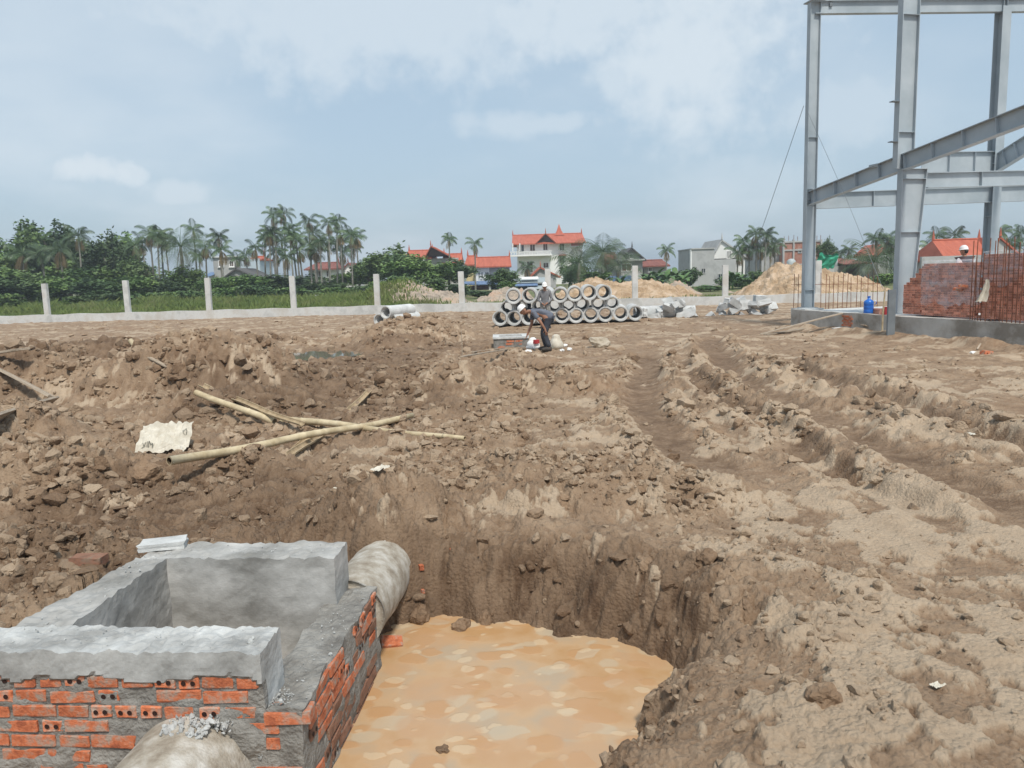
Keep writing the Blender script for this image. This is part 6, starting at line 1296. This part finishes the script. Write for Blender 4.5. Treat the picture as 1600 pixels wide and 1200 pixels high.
def yard():
    h = House('rusty_roof_shed', 'grey hut with rusty red sheet roof right of the unfinished brick house', 'shed', 1325, 82)
    h.wall(1296, 1322, 415, 4, 'wall_grey'); h.lean_to(1305, 1350, 403, 412, -2, 4, 'roof_brown', 'sheet_roof'); h.wall(1322.1, 1350, 413, 4, 'shutter', 1.0, 'dark_front'); h.wall(1280, 1296, 421, 0.3, 'wall_yellow', -1, 'yellow_wall')
    for px, lb in ((1239, 'steel water tank on the ground floor roof of the brick house'), (1305, 'steel water tank on the grey hut')):
        q = PD(px, 410 if px < 1300 else 407, 81); t = thing('water_tank', lb, 'water tank', (q.x, 81.5, q.z - 0.6)); b = MB(); b.lathe([(0, 0), (0.42, 0), (0.45, 0.05), (0.45, 0.75), (0.25, 0.95), (0, 1.0)], 16); b.build('tank_body', 'sheet_grey', t, smooth=True); b = MB(); b.box((-0.45, -0.45, -3.2), (0.45, 0.45, -0.005)); b.build('tank_stand', 'wall_grey', t)
    q = PD(1292, 408, 80); nx = 16; V = []
    for j in range(nx + 1):
        for i in range(nx + 1): u, v = i / nx - 0.5, j / nx - 0.5; V.append((u * 2.0 + 0.3 * v, -0.5 * v + 0.25 * mnoise.noise(Vector((u * 5, v * 4, 1))), v * 1.5 + 0.25 * mnoise.noise(Vector((u * 4, v * 3, 7)))))
    b = MB(); b.add(V, [(j * (nx + 1) + i, j * (nx + 1) + i + 1, (j + 1) * (nx + 1) + i + 1, (j + 1) * (nx + 1) + i) for j in range(nx) for i in range(nx)]); b.box((-0.9, 0.3, -q.z), (0.9, 0.9, 0.2), 1)
    tag(place(b.build('green_tarpaulin', ['tarp_green', 'wall_grey']), q), 'bright green tarpaulin draped over blocks beside the grey hut', 'tarpaulin')
yard()
h = House('far_red_roof_house', 'house showing only a red roof behind the coconut palm', 'house', 1385, 100)
h.wall(1372, 1398, 398, 6, 'wall_grey'); h.gable(1370, 1402, 398, 383, 6, 'roof_red', 'roof_brown', 0)
h = House('orange_roof_house', 'orange-roofed house with grey gable behind the brick stacks', 'house', 1540, 72)
h.wall(1482, 1556, 406, 6, 'wall_cement', 1.0); h.hip(1477, 1575, 404, 372, 6, 'roof_red', 0.5, 0.5, gx=10); h.wall(1556, 1585, 398, 6, 'wall_grey', 0.3, 'gable_block'); h.gable(1552, 1590, 397, 372, 6, 'roof_red', 'wall_grey', 0.3, 0.2, pxr=1562)
h = House('white_tower_house', 'narrow white house edge showing beside the tapered column', 'house', 1436, 84)
h.wall(1424, 1441, 384, 5, 'wall_white'); h.window(1437, 394, 3, 5, 'pane', 0, False)
h = House('site_wall', 'long pale block wall behind the brick stacks', 'wall', 1470, 58)
h.wall(1440, 1640, 398, 0.25, 'wall_cement')

# ================================================================== PEOPLE
def skinned(name, chains, joints, mats, parent, root, sub=2, world=False):
    """one continuous surface grown over connected joints: joints[name] = (pos, (rx, ry)), chains = lists of joint names"""
    names = sorted({n for c in chains for n in c}); ix = {n: i for i, n in enumerate(names)}; ed = {tuple(sorted((ix[a], ix[b_]))) for c in chains for a, b_ in zip(c[:-1], c[1:])}
    me = bpy.data.meshes.new(name); me.from_pydata([joints[n][0] for n in names], sorted(ed), []); o = bpy.data.objects.new(name, me); C.objects.link(o)
    o.modifiers.new('s', 'SKIN'); 
    for n in names:
        sv = me.skin_vertices[0].data[ix[n]]; r_ = joints[n][1]; sv.radius = r_ if isinstance(r_, tuple) else (r_, r_); sv.use_root = (n == root)
    m = o.modifiers.new('u', 'SUBSURF'); m.levels = sub; m.render_levels = sub
    bpy.context.view_layer.update(); ev = o.evaluated_get(bpy.context.evaluated_depsgraph_get()); res = bpy.data.meshes.new_from_object(ev); bpy.data.objects.remove(o)
    res.materials.clear(); res.materials.append(M[mats]); res.polygons.foreach_set('use_smooth', [True] * len(res.polygons)); return res
def join_mesh(me, b, mats):
    bm = bmesh.new(); bm.from_mesh(me); t = bpy.data.meshes.new('t'); t.from_pydata(b.v, [], b.f); t.polygons.foreach_set('material_index', b.mi); bm.from_mesh(t); bm.to_mesh(me); bm.free(); me.materials.clear()
    for m in mats: me.materials.append(M[m])
    me.polygons.foreach_set('use_smooth', [True] * len(me.polygons)); return me
def head_geo(b, c, fwd, upv, s=1.0):
    """head of 0.23 m with brow, nose, chin, ears and eyes, looking along fwd"""
    f = Vector(fwd).normalized(); u = Vector(upv); u = (u - f * u.dot(f)).normalized(); r_ = f.cross(u); c = Vector(c); n, m = 18, 14; vs = []
    for j in range(m + 1):
        ph = math.pi * j / m; z = math.cos(ph)
        for i in range(n):
            th = 2 * math.pi * i / n; x, y = math.sin(ph) * math.cos(th), math.sin(ph) * math.sin(th)   # x forward
            w_ = 0.076 * (1 - 0.22 * max(0, -z)); d = 0.098 * (1 - 0.10 * max(0, -z)) ; px = x * d; 
            if x > 0.6: px += 0.022 * math.exp(-((z + 0.12) / 0.16) ** 2 - (y / 0.16) ** 2) + 0.010 * math.exp(-((z + 0.75) / 0.15) ** 2) - 0.008 * math.exp(-((z - 0.12) / 0.10) ** 2 - ((abs(y) - 0.42) / 0.18) ** 2)
            vs.append(c + (f * px + r_ * (y * w_) + u * (z * 0.118)) * s)
    b.add(vs, [(j * n + i, (j + 1) * n + i, (j + 1) * n + (i + 1) % n, j * n + (i + 1) % n) for j in range(m) for i in range(n)])
    for sg in (-1, 1):
        e = c + (r_ * sg * 0.077 - u * 0.005 - f * 0.008) * s; b.tube([e - u * 0.03 * s, e + r_ * sg * 0.010 * s, e + u * 0.032 * s], [0.008 * s, 0.015 * s, 0.008 * s], 6)
        e = c + (f * 0.086 + r_ * sg * 0.032 + u * 0.013) * s; b.box(e - Vector((0.008, 0.008, 0.004)), e + Vector((0.008, 0.008, 0.004)), 1)
    e = c + (f * 0.088 - u * 0.055) * s; b.tube([e - r_ * 0.022 * s, e + r_ * 0.022 * s], 0.006 * s, 5, mi=1)
def helmet(parent, c, fwd, upv, s=1.0):
    f = Vector(fwd).normalized(); u = Vector(upv); u = (u - f * u.dot(f)).normalized(); r_ = f.cross(u); c = Vector(c); b = MB(); n = 22; prof = [(1.32, -0.02), (1.30, 0.0), (1.06, 0.01), (1.04, 0.30), (0.92, 0.66), (0.66, 0.93), (0.34, 1.07), (0.0, 1.10)]; vs = []
    for rr, z in prof:
        for i in range(n):
            th = 2 * math.pi * i / n; x, y = math.cos(th), math.sin(th); k = rr if rr < 1.2 else (1.10 + (0.38 if x > 0 else 0.06) * max(0, abs(x)) ** 1.5 * (1 if x > 0 else 1)); rib = 0.03 if abs(y) < 0.25 and z > 0.3 else 0
            vs.append(c + (f * x * 0.108 * k + r_ * y * 0.092 * k + u * (0.03 + (z + rib) * 0.115)) * s)
    b.add(vs, [(j * n + i, j * n + (i + 1) % n, (j + 1) * n + (i + 1) % n, (j + 1) * n + i) for j in range(len(prof) - 1) for i in range(n)]); b.build('safety_helmet', 'white', parent, smooth=True)
def hand_chains(J, ch, pre, wrist, palm_dir, across, curl, s=1.0):
    """palm and five fingers of unequal length, thumb from the side of the palm"""
    w_ = Vector(wrist); d = Vector(palm_dir).normalized(); a = Vector(across).normalized(); nrm = d.cross(a); J[pre + 'palm'] = (w_ + d * 0.05 * s, (0.028 * s, 0.020 * s)); J[pre + 'kn'] = (w_ + d * 0.085 * s, (0.034 * s, 0.015 * s)); ch.append([pre + 'w', pre + 'palm', pre + 'kn'])
    for k, L in enumerate((0.068, 0.078, 0.072, 0.056)):
        o = a * (0.030 - 0.020 * k) * s; p = w_ + d * 0.095 * s + o; q = p + (d * math.cos(curl * 0.5) + nrm * math.sin(curl * 0.5)) * L * 0.55 * s; e = q + (d * math.cos(curl) + nrm * math.sin(curl)) * L * 0.45 * s
        for t, v in (('a', p), ('b', q), ('c', e)): J[f'{pre}f{k}{t}'] = (v, 0.0088 * s if t != 'c' else 0.007 * s)
        ch.append([pre + 'kn', f'{pre}f{k}a', f'{pre}f{k}b', f'{pre}f{k}c'])
    p = w_ + d * 0.035 * s + a * 0.030 * s; q = p + (a * 0.7 + d * 0.6 + nrm * 0.3).normalized() * 0.035 * s; e = q + (d * 0.9 + a * 0.25 + nrm * 0.4).normalized() * 0.03 * s
    for t, v in (('a', p), ('b', q), ('c', e)): J[f'{pre}t{t}'] = (v, 0.010 * s)
    ch.append([pre + 'palm', pre + 'ta', pre + 'tb', pre + 'tc'])
def person(label, loc, rz, P, shirt, trousers, long_sleeve, head_fwd, head_up, hands, vest=None):
    t = thing('person', label, 'person', loc, rz); J = {}; rad = dict(pel=(0.145, 0.105), sp=(0.13, 0.10), ch=(0.155, 0.11), nk=0.058, hd=0.062, sL=0.062, sR=0.062, eL=0.046, eR=0.046, Lw=0.030, Rw=0.030, hL=0.092, hR=0.092, kL=0.062, kR=0.062, aL=0.042, aR=0.042, tL=0.036, tR=0.036)
    for k, v in P.items(): J[k] = (Vector(v), rad[k])
    base = [['pel', 'sp', 'ch', 'nk', 'hd'], ['ch', 'sL', 'eL', 'Lw'], ['ch', 'sR', 'eR', 'Rw'], ['pel', 'hL', 'kL', 'aL', 'tL'], ['pel', 'hR', 'kR', 'aR', 'tR']]; ch = [list(c) for c in base]
    for pre, wr in (('L', 'Lw'), ('R', 'Rw')):
        d, a, curl = hands[pre]; hand_chains(J, ch, pre, P[wr], d, a, curl)
    Jb = {k: (v[0], tuple(x * 0.93 for x in v[1]) if isinstance(v[1], tuple) else v[1] * 0.93) for k, v in J.items()}
    body = skinned('body', ch, Jb, 'skin', t, 'pel'); b = MB(); hc = Vector(P['hd']) + Vector(head_up).normalized() * 0.085 + Vector(head_fwd).normalized() * 0.02; head_geo(b, hc, head_fwd, head_up); join_mesh(body, b, ['skin', 'hair']); obj('body', body, t)
    g = lambda keys, k: {n: (J[n][0], tuple(x * k for x in J[n][1]) if isinstance(J[n][1], tuple) else J[n][1] * k) for n in keys}
    Js = g(('pel', 'sp', 'ch', 'nk', 'sL', 'sR', 'eL', 'eR', 'Lw', 'Rw'), 1.16); Js['nk'] = (J['ch'][0].lerp(J['nk'][0], 0.75), 0.072)
    for s_ in 'LR':
        Js['m' + s_] = (J['s' + s_][0].lerp(J['e' + s_][0], 0.72), 0.070)
        Js[s_ + 'w'] = (J['e' + s_][0].lerp(J[s_ + 'w'][0], 0.93), 0.046)
    Js['pel'] = (J['pel'][0], (0.172, 0.135)); Js['hem'] = (J['pel'][0] + (J['pel'][0] - J['sp'][0]) * 0.45, (0.172, 0.138))
    sl = [['ch', 'sL', 'eL', 'Lw'], ['ch', 'sR', 'eR', 'Rw']] if long_sleeve else [['ch', 'sL', 'mL'], ['ch', 'sR', 'mR']]
    obj('shirt', skinned('shirt', [['hem', 'pel', 'sp', 'ch', 'nk']] + sl, Js, shirt, t, 'ch'), t)
    Jt = g(('pel', 'hL', 'hR', 'kL', 'kR', 'aL', 'aR'), 1.13); Jt['aL'] = (J['aL'][0], 0.066); Jt['aR'] = (J['aR'][0], 0.066); Jt['kL'] = (J['kL'][0], 0.082); Jt['kR'] = (J['kR'][0], 0.082); Jt['pel'] = (J['pel'][0] * 0.6 + J['sp'][0] * 0.4, (0.165, 0.13))
    obj('trousers', skinned('trousers', [['pel', 'hL', 'kL', 'aL'], ['pel', 'hR', 'kR', 'aR']], Jt, trousers, t, 'pel'), t)
    for s_ in 'LR':
        a, e = J['a' + s_][0], J['t' + s_][0]; d = (e - a); d.z = 0; d.normalize(); b = MB(); z = e.z - 0.03
        b.tube([a - d * 0.05 + Vector((0, 0, -a.z + z + 0.035)), a + d * 0.05 + Vector((0, 0, -a.z + z + 0.05)), a + d * 0.15 + Vector((0, 0, -a.z + z + 0.038)), a + d * 0.21 + Vector((0, 0, -a.z + z + 0.028))], [0.045, 0.058, 0.052, 0.03], 10); b.build('boot', 'boot', t, smooth=True)
    b = MB(); f = Vector(head_fwd).normalized(); b.tube([hc - f * 0.075 + Vector(head_up) * 0.03, hc - f * 0.055 - Vector(head_up) * 0.05], [0.058, 0.05], 10); b.build('hair', 'hair', t, smooth=True)
    helmet(t, hc + Vector(head_up).normalized() * 0.012, head_fwd, head_up)
    if vest: Jv = g(('pel', 'sp', 'ch', 'nk'), 1.30); Jv['nk'] = (J['ch'][0].lerp(J['nk'][0], 0.45), (0.15, 0.09)); obj('vest', skinned('vest', [['pel', 'sp', 'ch', 'nk']], Jv, vest, t, 'ch'), t)
    return t
# stooping worker, side on, facing left (-X), reaching down to a white bag
q = hit(858, 547)
W1 = dict(pel=(0.09, 0, 0.86), sp=(-0.07, 0, 0.97), ch=(-0.29, 0, 1.01), nk=(-0.43, 0, 1.01), hd=(-0.50, 0, 0.985), sL=(-0.32, 0.16, 0.98), sR=(-0.31, -0.17, 0.97), eL=(-0.36, 0.17, 0.68), Lw=(-0.47, 0.12, 0.44), eR=(-0.16, -0.23, 0.76), Rw=(-0.04, -0.20, 0.56),
          hL=(0.06, 0.10, 0.78), hR=(0.06, -0.10, 0.78), kL=(-0.09, 0.11, 0.44), kR=(-0.06, -0.11, 0.44), aL=(0.00, 0.11, 0.08), aR=(0.07, -0.11, 0.08), tL=(-0.12, 0.12, 0.035), tR=(-0.05, -0.12, 0.035))
person('worker in white helmet, grey shirt and dark trousers stooping over a white bag', (q.x - 0.06, q.y, q.z - 0.01), 0.0, W1, 'shirt_grey', 'trousers_dark', False, (-0.75, -0.10, -0.66), (-0.66, 0, 0.75), {'L': ((-0.35, -0.1, -0.95), (0, -1, 0), 0.7), 'R': ((0.3, 0.0, -0.95), (-1, 0, -0.3), 0.5)})
# standing worker before the pipes
q = Vector(PZ(852, 512, 0.0)); g0 = tz(q.x, q.y)
W2 = dict(pel=(0, 0, 0.88), sp=(0, 0, 1.05), ch=(0, -0.01, 1.26), nk=(0, -0.02, 1.41), hd=(0, -0.03, 1.47), sL=(0.18, 0, 1.34), sR=(-0.18, 0, 1.34), eL=(0.25, -0.03, 1.07), Lw=(0.08, -0.20, 0.93), eR=(-0.25, -0.03, 1.07), Rw=(-0.07, -0.20, 0.92),
          hL=(0.10, 0, 0.84), hR=(-0.10, 0, 0.84), kL=(0.12, -0.02, 0.46), kR=(-0.12, -0.02, 0.46), aL=(0.14, 0.02, 0.08), aR=(-0.14, 0.02, 0.08), tL=(0.16, -0.12, 0.035), tR=(-0.16, -0.12, 0.035))
person('worker in white helmet and grey long-sleeved shirt standing before the pipe stack', (q.x, 28.6, g0), R(-8), W2, 'shirt_long', 'trousers_camo', True, (0.1, -0.96, -0.25), (0, -0.25, 0.97), {'L': ((-0.6, -0.4, -0.5), (0, -0.5, 0.8), 0.9), 'R': ((0.6, -0.4, -0.5), (0, -0.5, 0.8), 0.9)})
# worker behind the brick stacks, seen from the back
s3 = s_at(1506, 1.75); q = LP(s3, 1.75, ZS)
W3 = {k: (v[0] * 1.04, -v[1] * 1.04 if k in ('nk', 'hd', 'ch') else v[1], v[2] * 1.08) for k, v in W2.items()}; W3.update(Lw=(0.27, -0.10, 0.84), Rw=(-0.27, -0.10, 0.84), eL=(0.29, 0.0, 1.12), eR=(-0.29, 0.0, 1.12))
person('worker in white helmet and dark vest seen from behind among the brick stacks', tuple(q + Vector((0, 0, -0.02))), R(10), W3, 'shirt_white', 'trousers_dark', True, (-0.15, 0.95, -0.1), (0, 0.1, 0.99), {'L': ((0, -0.2, -1), (-1, 0, 0), 0.5), 'R': ((0, -0.2, -1), (1, 0, 0), 0.5)}, 'vest')
# what the stooping worker reaches for, and the sack beside him
def bag(name, label, px, py, size, mat, seed, cap=None):
    q = hit(px, py); t = thing(name, label, 'bag', (q.x, q.y, q.z - 0.02), R(seed * 20)); n, m = 16, 10; vs = []
    for j in range(m + 1):
        f = j / m; rr = (0.5 * (1 - f ** 3.0) + 0.12 * (f > 0.8)) * (0.55 + 0.45 * min(1, f * 5))
        for i in range(n):
            th = 2 * math.pi * i / n; k = 1 + 0.22 * mnoise.noise(Vector((math.cos(th) * 2, math.sin(th) * 2, f * 4 + seed))); vs.append((size[0] * rr * k * math.cos(th), size[1] * rr * k * math.sin(th), size[2] * f))
    b = MB(); b.add(vs, [(j * n + i, j * n + (i + 1) % n, (j + 1) * n + (i + 1) % n, (j + 1) * n + i) for j in range(m) for i in range(n)] + [tuple(range(n))[::-1], tuple(m * n + i for i in range(n))]); b.build('bag_body', mat, t, smooth=True)
    if cap: b = MB(); b.box((-0.10, -size[1] * 0.50 - 0.02, size[2] * 0.55), (0.06, -size[1] * 0.38, size[2] * 0.85)); b.build('printed_patch', cap, t)
bag('cement_bag', 'small white bag with a red patch under the stooping worker\'s hand', 833, 546, (0.42, 0.34, 0.34), 'white', 2, 'bucket_red')
bag('mortar_sack', 'slumped grey-white sack with a twisted top right of the stooping worker', 869, 546, (0.48, 0.4, 0.42), 'sack', 5)
for k, (px, py) in enumerate(((882, 541), (890, 547), (878, 549), (826, 550))): q = hit(px, py); chunk('white_rubble', 'small white rubble piece near the slumped sack', 'rubble', (q.x, q.y, q.z - 0.01), (0.16, 0.12, 0.08), 'white', 400 + k, k, group='white rubble near the slumped sack')

# ================================================================== HAZE
def haze():
    m = bpy.data.materials.new('haze'); m.use_nodes = True; nt = m.node_tree; nt.nodes.clear()
    v = node(nt, 'ShaderNodeVolumePrincipled'); v.inputs['Color'].default_value = (0.86, 0.92, 1.0, 1); v.inputs['Density'].default_value = 0.0009; v.inputs['Anisotropy'].default_value = 0.2
    o_ = node(nt, 'ShaderNodeOutputMaterial'); nt.links.new(v.outputs[0], o_.inputs['Volume']); M['haze'] = m
    b = MB(); b.box((-560, -320, -1.8), (560, 1700, 16.0)); stuff(b.build('haze', 'haze'))
haze()
